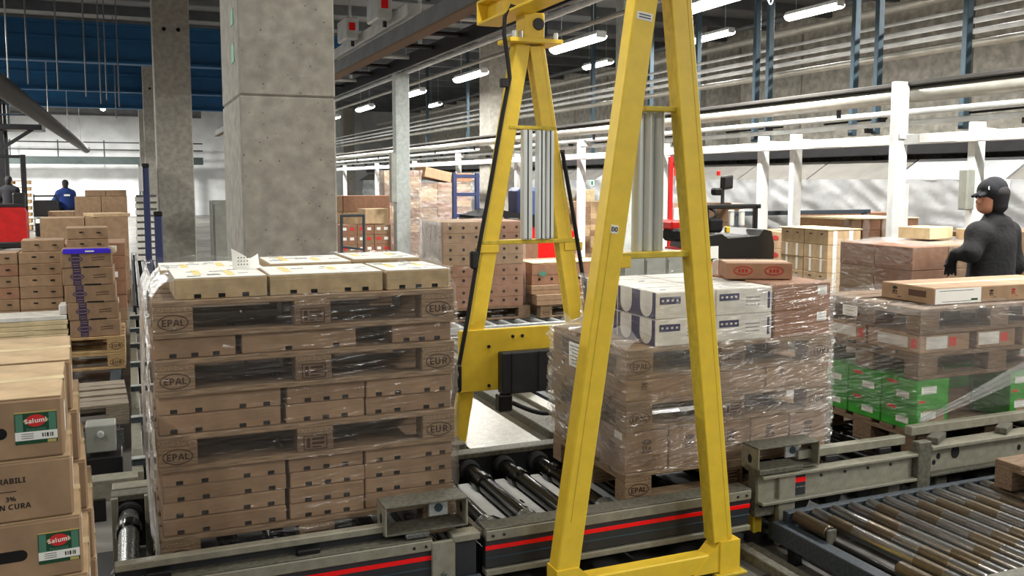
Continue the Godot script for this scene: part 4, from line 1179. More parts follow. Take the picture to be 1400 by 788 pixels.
func middle_stack() -> void:
	var xc := 2.71
	var x0 := 2.11
	var z1 := ROW_Z + 0.4
	var pg := "pallets of the white box stack"
	for e in [[0.256, "lowest"], [0.600, "middle"], [0.850, "topmost"]]:
		pallet("%s wooden pallet under the white and brown boxes inside the gantry" % e[1], pg, Vector3(xc, e[0], ROW_Z), 0.0, "wood")
	# lowest tier: kraft cartons with a dark oval logo
	for iz in 3:
		for ix in 5:
			if iz > 0 and ix > 0 and ix < 4: continue
			var c := thing("printed_carton", "kraft carton with dark oval logo in the lowest tier of the white box stack", "carton", "logo cartons in the lowest tier", Vector3(x0 + 0.12 + ix * 0.239, 0.400, z1 - 0.135 - iz * 0.262), rng.randf_range(-0.01, 0.01))
			part(c, "body", bx(0.234, 0.198, 0.256, 0.004), M.kraft if (ix + iz) % 2 else M.kraft_b, Vector3(0, 0.099, 0))
			if iz == 0: logo_mark(c, Vector3(0.0, 0.142, 0.1285), 1.15)
			if ix == 0: logo_mark(c, Vector3(-0.1175, 0.142, 0.0), 1.0, Vector3(0, -PI / 2, 0))
			part(c, "tape", bx(0.05, 0.001, 0.256, 0.0003), M.cream, Vector3(0, 0.1985, 0))
			if iz == 0 and ix == 0: paper_label(c, 0.075, 0.035, Vector3(-0.1178, 0.172, 0.06), Vector3(0, -PI / 2, 0), 2)
	# second tier: low cartons
	for iz in 2:
		for ix in 3:
			var c := thing("flat_carton", "low kraft carton in the second tier of the white box stack", "carton", "low cartons in the second tier", Vector3(x0 + 0.2 + ix * 0.40, 0.744, z1 - 0.2 - iz * 0.40), rng.randf_range(-0.01, 0.01))
			part(c, "body", bx(0.392, 0.105, 0.392, 0.004), M.kraft_b if ix % 2 else M.kraft, Vector3(0, 0.0525, 0))
			if iz == 0: logo_mark(c, Vector3(-0.10, 0.085, 0.1965), 0.7)
			if ix == 0: logo_mark(c, Vector3(-0.1965, 0.08, -0.08), 0.7, Vector3(0, -PI / 2, 0))
	# top tier: white boxes with navy print
	for iy in 2:
		for iz in 2:
			for ix in 2:
				var w := 0.335
				var h := 0.130
				var d := 0.365
				var c := thing("white_box", "white carton with navy arched print on top of the wrapped stack in the gantry", "carton", "white boxes with navy print", Vector3(2.272 + w / 2 + ix * (w + 0.004), 0.994 + iy * 0.131, z1 - 0.015 - d / 2 - iz * (d + 0.004)), rng.randf_range(-0.01, 0.01))
				part(c, "body", bx(w, h, d, 0.005), M.white_card, Vector3(0, h / 2, 0))
				if iz == 0:
					part(c, "navy_band", bx(0.115, 0.034, 0.0016, 0.0004), M.navy_print, Vector3(-0.09, h * 0.68, d / 2 + 0.0008))
					for k in 4: part(c, "band_lettering", bx(0.012, 0.010, 0.0010, 0.0), M.white_card, Vector3(-0.132 + k * 0.027, h * 0.68, d / 2 + 0.0018))
					part(c, "navy_mark", bx(0.014, 0.085, 0.0016, 0.0004), M.navy_print, Vector3(0.145, h * 0.5, d / 2 + 0.0008))
					for k in 3: part(c, "grey_print", bx(0.085, 0.004, 0.0012, 0.0), M.steel, Vector3(0.05, h * (0.35 + 0.14 * k), d / 2 + 0.0008))
				if ix == 0:
					var nv := part(c, "navy_side", bx(0.0016, h * 0.96, d * 0.97, 0.0004), M.navy_print, Vector3(-w / 2 - 0.0008, h / 2, 0))
					for s in [-0.095, 0.095]:
						var ar := []
						for k in 13: ar.append(Vector2(cos(PI + PI * k / 12) * 0.055, sin(PI + PI * k / 12) * 0.055 - 0.005))
						ar.append(Vector2(0.055, 0.062))
						ar.append(Vector2(-0.055, 0.062))
						part(nv, "white_arch", prism(ar, 0.0014), M.white_card, Vector3(-0.001, 0, s), Vector3(0, PI / 2, 0))
				if iy == 1:
					part(c, "lid_seam", bx(w, 0.001, 0.004, 0.0), M.steel, Vector3(0, h + 0.0004, 0))
					part(c, "navy_lid_mark", bx(0.04, 0.0012, 0.012, 0.0), M.navy_print, Vector3(-0.08 + 0.1 * iz, h + 0.0006, 0.1), Vector3(0, 0.4, 0))
	for iy in 2:
		for iz in 2:
			var c := thing("maroon_carton", "brown red carton with white label beside the white boxes under film", "carton", "red brown cartons beside the white boxes", Vector3(3.135, 0.994 + iy * 0.135, z1 - 0.20 - iz * 0.385), 0.0)
			part(c, "body", bx(0.35, 0.134, 0.375, 0.004), M.kraft_red, Vector3(0, 0.067, 0))
			if iz == 0: paper_label(c, 0.06, 0.045, Vector3(0.12, 0.095, 0.1885))
	var oc := thing("oval_carton", "low kraft carton with two red oval marks lying on the wrapped white boxes", "carton", "", Vector3(3.08, 1.266, -4.02), -0.45)
	part(oc, "body", bx(0.34, 0.085, 0.26, 0.004), M.kraft_red, Vector3(0, 0.0425, 0))
	for s in [-0.085, 0.075]:
		part(oc, "red_ring", ring_mesh(0.05, 0.024, 0.006), M.ink_red, Vector3(s, 0.045, 0.131))
		part(oc, "red_lettering", boxes([[Vector3(-0.018, 0, 0), Vector3(0.012, 0.018, 0.001)], [Vector3(0.0, 0, 0), Vector3(0.012, 0.018, 0.001)], [Vector3(0.018, 0, 0), Vector3(0.012, 0.018, 0.001)]], 0.0), M.ink_red, Vector3(s, 0.045, 0.131))
	part(oc, "tape", bx(0.34, 0.001, 0.05, 0.0003), M.cream, Vector3(0, 0.0855, 0))
	var fl := thing("stretch_film", "glossy crumpled stretch film round the white box stack in the gantry", "film", "", Vector3.ZERO)
	part(fl, "sleeve", film_sleeve(x0 - 0.006, x0 + 1.21, ROW_Z - 0.405, ROW_Z + 0.405, 0.40, 1.00, 21, 0.017, 0.5, 0.0, 340, 170), M.film_milky)
	part(fl, "outer_layer", film_sleeve(x0 - 0.012, x0 + 1.216, ROW_Z - 0.411, ROW_Z + 0.411, 0.44, 1.01, 24, 0.020, 1.3, 0.0, 340, 150), M.film)
	part(fl, "upper_sleeve", film_sleeve(2.262, 3.325, ROW_Z - 0.36, ROW_Z + 0.398, 0.99, 1.275, 27, 0.012, 0.4, 0.015, 300, 90), M.film)
	var fn := func(u, v):
		return Vector3(2.10 + 0.10 * v + 0.02 * sin(u * 17.0), 0.99 + v * 0.05 + 0.03 * sin(u * 23.0 + v * 3.0) * v + 0.03 * (1.0 - absf(u - 0.5) * 2.0), ROW_Z + 0.40 - u * 0.80)
	part(fl, "crumpled_edge", sheet(fn, 60, 8), M.film_heavy)
	var tg := thing("delivery_note", "white printed delivery note stuck on the film of the white box stack", "paper", "", Vector3(2.090, 0.885, -4.16), -PI / 2)
	paper_label(tg, 0.17, 0.125, Vector3.ZERO, Vector3.ZERO, 6)

# ---------------------------------------------------------------- stack with green boxes
func green_stack() -> void:
	var x0 := 3.94
	var xc := x0 + 0.6
	var z1 := ROW_Z + 0.38
	for e in [[0.258, "lowest"], [0.690, "middle"], [0.940, "topmost"]]:
		pallet("%s wooden pallet of the wrapped stack with green boxes" % e[1], "pallets of the green box stack", Vector3(xc, e[0], ROW_Z - 0.02), 0.0, "wood_dark", false)
	for iy in 2:
		for iz in 3:
			for ix in 5:
				if ix in [1, 2] and iz == 0: continue
				if ix in [1, 2, 3] and iz == 2: continue
				var w := 0.24
				var c := thing("green_box", "bright green carton with white label in the lowest tier of the wrapped stack", "carton", "green cartons of the wrapped stack", Vector3(x0 + w / 2 + ix * w, 0.402 + iy * 0.143, z1 - 0.13 - iz * 0.262), rng.randf_range(-0.012, 0.012))
				part(c, "body", bx(w - 0.004, 0.141, 0.256, 0.004), M.green_box if (iy + ix) % 3 != 2 else M.kraft_red, Vector3(0, 0.0705, 0))
				if iz == 0:
					paper_label(c, 0.11, 0.04, Vector3(-0.03, 0.085, 0.1288), Vector3.ZERO, 3)
					if iy == 0: part(c, "brown_panel", bx(0.16, 0.07, 0.0012, 0.0003), M.kraft, Vector3(0.01, 0.08, 0.1282))
					part(c, "red_print", bx(0.05, 0.014, 0.0014, 0.0003), M.label_red, Vector3(-0.08, 0.022, 0.1288))
				if ix == 0:
					paper_label(c, 0.09, 0.035, Vector3(-w / 2 + 0.0012, 0.05, 0.03), Vector3(0, -PI / 2, 0), 3)
					part(c, "red_print", bx(0.07, 0.018, 0.0014, 0.0003), M.label_red, Vector3(-w / 2 + 0.0012, 0.11, -0.05), Vector3(0, -PI / 2, 0))
	for iz in 2:
		for ix in 3:
			var c := thing("mixed_carton", "low carton with red and white print in the second tier of the green box stack", "carton", "printed cartons over the green boxes", Vector3(x0 + 0.2 + ix * 0.4, 0.834, z1 - 0.2 - iz * 0.385), rng.randf_range(-0.02, 0.02))
			part(c, "body", bx(0.385 if ix != 1 else 0.30, 0.104, 0.37, 0.004), M.kraft if ix != 1 else M.kraft_b, Vector3(0, 0.052, 0))
			if iz == 0:
				part(c, "white_print", bx(0.16, 0.07, 0.0014, 0.0003), M.white_card, Vector3(-0.06, 0.055, 0.186))
				part(c, "red_print", bx(0.05, 0.05, 0.0014, 0.0003), M.label_red, Vector3(0.06, 0.055, 0.186))
			if ix == 0:
				part(c, "white_print", bx(0.22, 0.06, 0.0014, 0.0003), M.white_card, Vector3(-0.1935, 0.055, 0.0), Vector3(0, -PI / 2, 0))
				part(c, "red_print", bx(0.04, 0.05, 0.0014, 0.0003), M.label_red, Vector3(-0.1935, 0.055, 0.15), Vector3(0, -PI / 2, 0))
	var tc := thing("long_carton", "long flat kraft carton with white panel lying on the green box stack", "carton", "", Vector3(4.68, 1.086, -3.97), -0.03)
	part(tc, "body", bx(1.10, 0.095, 0.40, 0.005), M.kraft, Vector3(0, 0.0475, 0))
	paper_label(tc, 0.34, 0.085, Vector3(-0.37, 0.046, 0.2008), Vector3.ZERO, 2)
	part(tc, "green_mark", bx(0.05, 0.012, 0.0012, 0.0003), M.label_green, Vector3(-0.25, 0.022, 0.2018))
	logo_mark(tc, Vector3(-0.5508, 0.070, -0.09), 0.8, Vector3(0, -PI / 2, 0), "ink")
	part(tc, "dark_print", bx(0.13, 0.036, 0.0012, 0.0003), M.ink_soft, Vector3(-0.5508, 0.055, 0.08), Vector3(0, -PI / 2, 0))
	logo_mark(tc, Vector3(-0.12, 0.065, 0.2008), 0.6, Vector3.ZERO, "ink")
	logo_mark(tc, Vector3(0.05, 0.065, 0.2008), 0.6, Vector3.ZERO, "ink_red")
	part(tc, "tape", bx(1.10, 0.001, 0.05, 0.0003), M.cream, Vector3(0, 0.0955, 0))
	paper_label_thing()
	var fl := thing("stretch_film", "glossy wrinkled stretch film round the stack with green boxes", "film", "", Vector3.ZERO)
	part(fl, "sleeve", film_sleeve(x0 - 0.008, x0 + 1.21, ROW_Z - 0.425, ROW_Z + 0.385, 0.46, 1.10, 33, 0.018, -0.5, 0.01, 340, 170), M.film_milky)
	part(fl, "outer_layer", film_sleeve(x0 - 0.014, x0 + 1.216, ROW_Z - 0.431, ROW_Z + 0.391, 0.50, 1.11, 38, 0.020, -1.5, 0.0, 340, 150), M.film)
	var fn := func(u, v):
		# loose web of film pulled across the front, rising to one side
		var x: float = x0 + u * 1.25
		var y: float = 0.47 + u * 0.36 + (v - 0.5) * (0.03 + 0.10 * u)
		return Vector3(x, y, ROW_Z + 0.402 + 0.012 * sin(v * 14.0 + u * 5.0) + 0.02 * u)
	part(fl, "loose_web", sheet(fn, 60, 16), M.film_heavy)

func paper_label_thing() -> void:
	var t := thing("delivery_note", "white delivery note stuck high on the film of the green box stack", "paper", "", Vector3(3.915, 1.015, -4.20), -PI / 2)
	paper_label(t, 0.12, 0.06, Vector3.ZERO, Vector3.ZERO, 3)

# ---------------------------------------------------------------- roller table at the front
func near_roller_table() -> void:
	var t := thing("roller_table", "gravity roller table of worn shiny rollers in front of the beige conveyor", "conveyor", "", Vector3.ZERO)
	part(t, "far_rail", bx(2.6, 0.10, 0.04, 0.004), M.blue_grey, Vector3(4.12, 0.165, -3.40))
	part(t, "near_rail", bx(2.6, 0.10, 0.04, 0.004), M.blue_grey, Vector3(4.12, 0.165, -2.48))
	part(t, "near_rail_top", bx(2.6, 0.012, 0.07, 0.003), M.beige_dirty, Vector3(4.12, 0.222, -2.47))
	part(t, "end_beam", bx(0.07, 0.09, 1.0, 0.004), M.blue_grey, Vector3(2.80, 0.12, -2.93))
	part(t, "floor_channel", bx(0.10, 0.05, 1.3, 0.004), M.beige_dirty, Vector3(2.66, 0.025, -2.85))
	for k in 20:
		var x := 2.975 + k * 0.11
		var r := part(t, "roller", cyl(0.030, 0.86, 18, 0.004), M.roller_shiny, Vector3(x, 0.195, -2.94), Vector3(PI / 2, 0, 0))
		for j in 2:
			var h := rng.randf_range(0.08, 0.20)
			part(r, "rusty_band", cyl(0.0303, h, 18, 0.0002), M.roller_rust, Vector3(0, -0.2 + 0.42 * j + rng.randf_range(-0.1, 0.1), 0))
		part(r, "axle", cyl(0.008, 0.92, 8, 0.001), M.steel_dark)
	for e in [[-3.26, 0.22], [-2.62, 0.24]]:
		var r := part(t, "short_roller", cyl(0.032, e[1], 18, 0.004), M.roller_rust, Vector3(2.865, 0.195, e[0]), Vector3(PI / 2, 0, 0))
		part(r, "end_cap", cyl(0.026, e[1] + 0.01, 14, 0.002), M.steel_dark)
		part(t, "roller_bracket", bx(0.05, 0.09, 0.012, 0.002), M.beige_dirty, Vector3(2.865, 0.17, e[0] + e[1] / 2 + 0.012))
	part(t, "drive_shaft", cyl(0.014, 0.75, 12), M.black, Vector3(2.885, 0.15, -2.95), Vector3(PI / 2, 0, 0))
	for e in [[2.80, -3.3], [2.80, -2.6], [4.0, -3.38], [4.0, -2.5], [5.2, -3.38], [5.2, -2.5]]:
		part(t, "leg", bx(0.05, 0.13, 0.05, 0.004), M.steel_dark, Vector3(e[0], 0.065, e[1]))
	# pallet standing on it
	pallet("worn brown pallet standing on the shiny roller table", "", Vector3(4.62, 0.229, -2.86), 0.0, "wood_dark", false)
	# dark floor plates between the tables and under the conveyor
	var fp := thing("floor_plate", "dark ribbed steel floor plate between the gantry and the roller table", "floor plate", "", Vector3(2.45, 0.004, -2.55))
	part(fp, "plate", bx(0.5, 0.008, 1.4, 0.002), M.floor_dark)
	for k in 12: part(fp, "rib", bx(0.48, 0.004, 0.012, 0.001), M.steel_dark, Vector3(0, 0.005, -0.62 + k * 0.11))
	var fq := thing("floor_plate", "dark sheet on the floor under the pallet conveyor", "floor plate", "", Vector3(1.7, 0.003, -4.1))
	part(fq, "plate", bx(7.0, 0.006, 1.15, 0.001), M.floor_dark)  # thin dark sheet added to darken the floor beneath the conveyor

# ---------------------------------------------------------------- cartons close by
func food_label(c: Node3D, at: Vector3, s := 1.0) -> void:
	var l := part(c, "food_label", bx(0.104 * s, 0.090 * s, 0.0014, 0.0004), M.label_green, at)
	part(l, "pale_edge", bx(0.104 * s, 0.004 * s, 0.0012, 0.0), M.gold, Vector3(0, 0.044 * s, 0.0008))
	for k in [-1, 1]: part(l, "side_stripe", bx(0.018 * s, 0.050 * s, 0.0012, 0.0), M.label_lightgreen, Vector3(k * 0.041 * s, 0.015 * s, 0.0006))
	part(l, "white_panel", bx(0.104 * s, 0.024 * s, 0.0012, 0.0), M.paper, Vector3(0, -0.022 * s, 0.0006))
	part(l, "barcode", boxes([[Vector3(-0.010 * s, 0, 0), Vector3(0.003 * s, 0.011 * s, 0.001)], [Vector3(-0.004 * s, 0, 0), Vector3(0.002 * s, 0.011 * s, 0.001)], [Vector3(0.002 * s, 0, 0), Vector3(0.004 * s, 0.011 * s, 0.001)], [Vector3(0.009 * s, 0, 0), Vector3(0.002 * s, 0.011 * s, 0.001)], [Vector3(0.014 * s, 0, 0), Vector3(0.003 * s, 0.011 * s, 0.001)]], 0.0), M.ink, Vector3(0.026 * s, -0.022 * s, 0.0016))
	for k in 3: part(l, "small_print", bx(0.03 * s, 0.0016 * s, 0.001, 0.0), M.steel, Vector3(-0.022 * s, (-0.016 - 0.006 * k) * s, 0.0014))
	var o := part(l, "red_oval", disc(0.024 * s, 0.017 * s, 0.0012), M.label_red, Vector3(0, 0.020 * s, 0.0012))
	part(l, "gold_oval", disc(0.031 * s, 0.010 * s, 0.0010), M.gold, Vector3(0, 0.020 * s, 0.0006))
	words_on(o, "brand_word", "Salumi", 0.012 * s, M.paper, Vector3(0, 0, 0.001), Vector3(0, 0, 0.06), true, 0.0006)
	words_on(l, "sub_word", "Pancetta", 0.008 * s, M.label_lightgreen, Vector3(0, -0.004 * s, 0.0012), Vector3(0, 0, 0.03), true, 0.0006)
	part(l, "gold_corner", bx(0.022 * s, 0.008 * s, 0.0012, 0.0), M.gold, Vector3(0.038 * s, -0.040 * s, 0.0008))

func left_cartons() -> void:
	var w := 0.56
	var d := 0.53
	var h := 0.180
	var right := [-0.135, -0.140, -0.145, -0.158, -0.176, -0.192]
	pallet("wooden pallet under the cartons with green food labels", "", Vector3(-0.74, 0.0, -3.36), 0.05, "wood_grey", false)
	for row in 2:
		for i in 6:
			var turn := 0.05 + 0.012 * sin(i * 2.3 + row)
			var corner := Vector3(right[i] - row * 0.008, 0, -2.80 - row * 0.56)
			var off := Basis(Vector3.UP, turn) * Vector3(-w / 2, 0, -d / 2)
			var lab := "kraft carton with green food label low in the carton pile"
			if row == 1: lab = "kraft carton in the farther row of the food carton pile"
			elif i == 4: lab = "kraft carton printed with handling words between two green labelled cartons"
			elif i == 5: lab = "topmost kraft carton with green food label and dark hand hole"
			elif i == 3: lab = "kraft carton with green food label under the one with handling words"
			var c := thing("food_carton", lab, "carton", "food carton pile" if row == 1 or i < 3 else "", corner + off + Vector3(0, 0.146 + i * 0.1735, 0), turn)
			var hh := 0.168
			part(c, "body", bx(w, hh, d, 0.006), M.kraft, Vector3(0, hh / 2, 0))
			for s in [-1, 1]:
				part(c, "flap", bx(w * 0.99, 0.004, d * 0.49, 0.001), M.kraft_pale, Vector3(0, hh + 0.002, s * d * 0.248), Vector3(0, 0, 0.0))  # same cardboard as the body, paler to paint in strong top light
			part(c, "tape", bx(w, 0.001, 0.05, 0.0003), M.cream, Vector3(0, hh + 0.0042, 0))
			part(c, "side_tape", bx(0.001, 0.09, 0.05, 0.0003), M.cream, Vector3(w / 2 + 0.0004, hh - 0.045, 0))
			part(c, "side_label", bx(0.0012, 0.08, 0.06, 0.0003), M.paper, Vector3(w / 2 + 0.0008, hh * 0.5, d * 0.25))
			if row == 0:
				if i != 4:
					food_label(c, Vector3(w / 2 - 0.068 if i != 3 else w / 2 - 0.06, hh * 0.52, d / 2 + 0.0008))
					var sl := []
					for k in 9: sl.append(Vector2(cos(PI / 2 - PI * k / 8) * 0.016 + 0.045, sin(PI / 2 - PI * k / 8) * 0.016))
					for k in 9: sl.append(Vector2(cos(-PI / 2 - PI * k / 8) * 0.016 - 0.045, sin(-PI / 2 - PI * k / 8) * 0.016))
					part(c, "hand_hole", prism(sl, 0.004), M.black_matt, Vector3(w / 2 - 0.200, hh * 0.46, d / 2 - 0.0012))
				else:
					words_on(c, "printed_words", "RABILI", 0.015, M.ink, Vector3(w / 2 - 0.150, 0.118, d / 2 + 0.0004), Vector3.ZERO, true, 0.0008)
					words_on(c, "printed_words", "3%", 0.013, M.ink, Vector3(w / 2 - 0.155, 0.067, d / 2 + 0.0004), Vector3.ZERO, true, 0.0008)
					words_on(c, "printed_words", "CON CURA", 0.015, M.ink, Vector3(w / 2 - 0.160, 0.045, d / 2 + 0.0004), Vector3.ZERO, true, 0.0008)
					part(c, "printed_rule", bx(0.05, 0.002, 0.0008, 0.0), M.ink, Vector3(w / 2 - 0.165, 0.088, d / 2 + 0.0004))

# ---------------------------------------------------------------- lane and stacks down the left
func left_lane() -> void:
	var t := thing("chain_conveyor", "long conveyor lane of dark cross bars and pale strips leading away beside the column", "conveyor", "", Vector3.ZERO)
	for e in [[-0.01, 0.06], [0.08, 0.05], [0.17, 0.06]]:
		part(t, "pale_strip", bx(e[1], 0.05, 6.6, 0.004), M.beige, Vector3(e[0], 0.17, -8.6))
	for k in 7: part(t, "cross_bar", bx(0.26, 0.055, 0.07, 0.005), M.blue_grey, Vector3(0.09, 0.205, -5.45 - k * 0.98))
	for k in 7: part(t, "cross_bar_cap", bx(0.26, 0.008, 0.05, 0.002), M.galv, Vector3(0.09, 0.236, -5.43 - k * 0.98))
	for k in 3: part(t, "leg", bx(0.24, 0.145, 0.06, 0.004), M.steel_dark, Vector3(0.08, 0.0725, -5.6 - k * 3.0))
	for s in [0.02, 0.60]: part(t, "side_rail", bx(0.04, 0.12, 9.0, 0.004), M.rail_dark, Vector3(s, 0.19, -16.6))
	for k in 38:
		var ax := part(t, "wheel_axle", cyl(0.012, 0.56, 8, 0.001), M.black, Vector3(0.31, 0.21, -12.3 - k * 0.23), Vector3(0, 0, PI / 2))
		for j in 5: part(ax, "skate_wheel", cyl(0.042, 0.05, 10, 0.004), M.galv, Vector3(0, -0.22 + j * 0.11, 0))
	# second lane under the carton pallets
	var u := thing("chain_conveyor", "steel chain lane carrying the pallets of taped brown cartons", "conveyor", "", Vector3.ZERO)
	for x in [-1.15, -0.65, -0.16]: part(u, "chain_rail", bx(0.08, 0.14, 5.0, 0.004), M.blue_grey, Vector3(x, 0.08, -9.0))
	part(u, "end_panel", bx(1.15, 0.14, 0.03, 0.003), M.steel, Vector3(-0.66, 0.08, -6.46))
	for x in [-0.42, -0.22]: part(u, "lamp_stud", cyl(0.02, 0.02, 12), M.galv, Vector3(x, 0.10, -6.44), Vector3(PI / 2, 0, 0))
	pallet("grey weathered pallet lying on the chain lane before the taped cartons", "", Vector3(-0.665, 0.15, -6.95), 0.04, "wood_grey", false)
	for e in [[0.152, "lower"], [0.297, "upper"]]:
		pallet("%s pale pallet under the cartons with purple print" % e[1], "pallets under the purple printed cartons", Vector3(-0.675, e[0], -8.96), 0.0, "wood_pale")
	var mb := thing("drive_unit", "small grey motor box beside the far conveyor beam", "motor", "", Vector3(-0.27, 0.0, -5.75))
	part(mb, "box", bx(0.16, 0.16, 0.16, 0.006), M.cabinet, Vector3(0.07, 0.30, 0))
	part(mb, "dark_box", bx(0.12, 0.18, 0.14, 0.006), M.rail_dark, Vector3(-0.09, 0.29, 0.02))
	part(mb, "shaft_end", cyl(0.02, 0.03, 12), M.galv, Vector3(0.07, 0.33, 0.09), Vector3(PI / 2, 0, 0))
	part(mb, "plinth", bx(0.36, 0.20, 0.24, 0.006), M.steel_dark, Vector3(0, 0.10, 0))
	var sb := thing("sensor_bracket", "small pale folded bracket on the floor behind the tall stack conveyor", "bracket", "", Vector3(-0.16, 0, -5.15))
	part(sb, "plate", bx(0.30, 0.10, 0.02, 0.003), M.beige, Vector3(0, 0.15, 0))
	part(sb, "foot", bx(0.10, 0.12, 0.02, 0.003), M.black, Vector3(-0.06, 0.06, 0.015))
	part(sb, "top_plate", bx(0.30, 0.02, 0.12, 0.003), M.beige, Vector3(0, 0.205, -0.05))
	# purple printed cartons, five high
	for i in 5:
		var c := thing("printed_carton", "%s brown carton with purple ornament band in the taped pile of five" % ["lowest", "second", "third", "fourth", "topmost"][i], "carton", "purple printed cartons", Vector3(-0.305 - 0.012 * i, 0.442 + i * 0.150, -8.78), 0.02 * sin(i * 1.7))
		part(c, "body", bx(0.395, 0.149, 0.40, 0.006), M.kraft_b, Vector3(0, 0.0745, 0))
		part(c, "purple_band", bx(0.062, 0.145, 0.0016, 0.0004), M.purple, Vector3(-0.085, 0.0745, 0.2008))
		part(c, "purple_oval", disc(0.055, 0.026, 0.0018, 20), M.purple, Vector3(-0.085, 0.0745, 0.201))
		part(c, "oval_line", ring_mesh(0.045, 0.018, 0.005), M.kraft, Vector3(-0.085, 0.0745, 0.2024))
		for k in 4: part(c, "pale_bar", bx(0.046, 0.004, 0.0010, 0.0), M.kraft, Vector3(-0.085, [0.012, 0.030, 0.119, 0.137][k], 0.2022))
		for k in 2: part(c, "grey_print", bx(0.10, 0.007, 0.0012, 0.0), M.ink_soft, Vector3(0.09, 0.085 - 0.02 * k, 0.2006), Vector3(0, 0, 0.05))
		if i > 0: part(c, "flap_gap", bx(0.13, 0.012, 0.004, 0.001), M.black_matt, Vector3(0.035, 0.004, 0.1995))
	part_violet()
	# flat cream boards beside them
	for i in 5:
		solo("flat_board", bx(0.56, 0.038, 0.36, 0.004), M.cream if i < 4 else M.white_card, "cream flat board in the low stack beside the purple cartons" if i < 4 else "white flat board on top of the low cream stack", "board", "flat cream boards" if i < 4 else "", Vector3(-0.80 + 0.01 * sin(i * 3.0), 0.462 + i * 0.040, -8.76), Vector3(0, 0.015 * sin(i * 2.0), 0))
	var up := thing("foam_block", "white upright foam block leaning by the purple cartons", "foam block", "", Vector3(-0.55, 0.641, -8.70))
	part(up, "foam", bx(0.07, 0.09, 0.20, 0.012), M.white_card, Vector3(0, 0.045, 0))
	# brown trays behind
	var deco := func(c, ix, iy, iz):
		if iz == 0:
			part(c, "hand_slot", bx(0.035, 0.012, 0.004, 0.001), M.black_matt, Vector3(-0.05, 0.06, 0.179))
			part(c, "hand_slot", bx(0.035, 0.012, 0.004, 0.001), M.black_matt, Vector3(0.09, 0.055, 0.179))
	carton_stack("slotted_tray", Vector3(-1.60, 0.442, -9.00), Vector3i(4, 7, 1), Vector3(0.345, 0.102, 0.36), ["kraft", "kraft_b", "kraft_red"], "brown slotted tray stacked behind the cream boards and purple cartons", "brown trays behind the cream boards", deco)
	for e in [[-0.72, 1.157, "loose"], [-0.36, 1.157, "loose"], [-0.36, 1.26, "topmost loose"]]:
		var c := carton(Vector3(0.34, 0.10, 0.34), "kraft", "%s brown slotted tray lying on the tray pile" % e[2], "loose trays on the pile" if e[2] == "loose" else "", Vector3(e[0], e[1], -9.2), 0.05)
		deco.call(c, 0, 0, 0)
	pallet("wooden pallet under the brown slotted trays", "", Vector3(-1.95, 0.297, -9.45), 0.0, "wood_pale", false)
	pallet("lower wooden pallet under the brown slotted trays", "", Vector3(-1.95, 0.152, -9.45), 0.0, "wood_pale", false)
	# stack with white labels, taller brown stacks farther on
	var lab := func(c, ix, iy, iz):
		if iz == 0 and (ix + iy) % 2 == 0: paper_label(c, 0.09, 0.06, Vector3(0.08, 0.08, 0.187), Vector3.ZERO, 0)
	pallet("wooden pallet under the cartons with small white labels", "", Vector3(-0.67, 0.152, -10.9), 0.0, "wood")
	carton_stack("labelled_carton", Vector3(-0.89, 0.298, -10.52), Vector3i(2, 6, 2), Vector3(0.42, 0.138, 0.375), ["kraft_red", "kraft_b"], "brown carton with small white labels behind the purple printed pile", "white labelled cartons", lab)

func part_violet() -> void:
	var v := thing("violet_tape_strip", "bright violet film strip across the top of the purple printed cartons", "tape", "", Vector3(-0.345, 1.193, -8.60))
	part(v, "strip", bx(0.37, 0.006, 0.08, 0.002), M.violet_tape, Vector3(0, 0.004, -0.03))
	part(v, "fold", bx(0.37, 0.036, 0.004, 0.001), M.violet_tape, Vector3(0, -0.012, 0.028))
	part(v, "white_lettering", bx(0.07, 0.012, 0.002, 0.0005), M.paper, Vector3(0.02, -0.012, 0.031))
	part(v, "loose_end", bx(0.05, 0.05, 0.006, 0.002), M.cream, Vector3(0.20, -0.01, 0.02), Vector3(0, 0, 0.3))

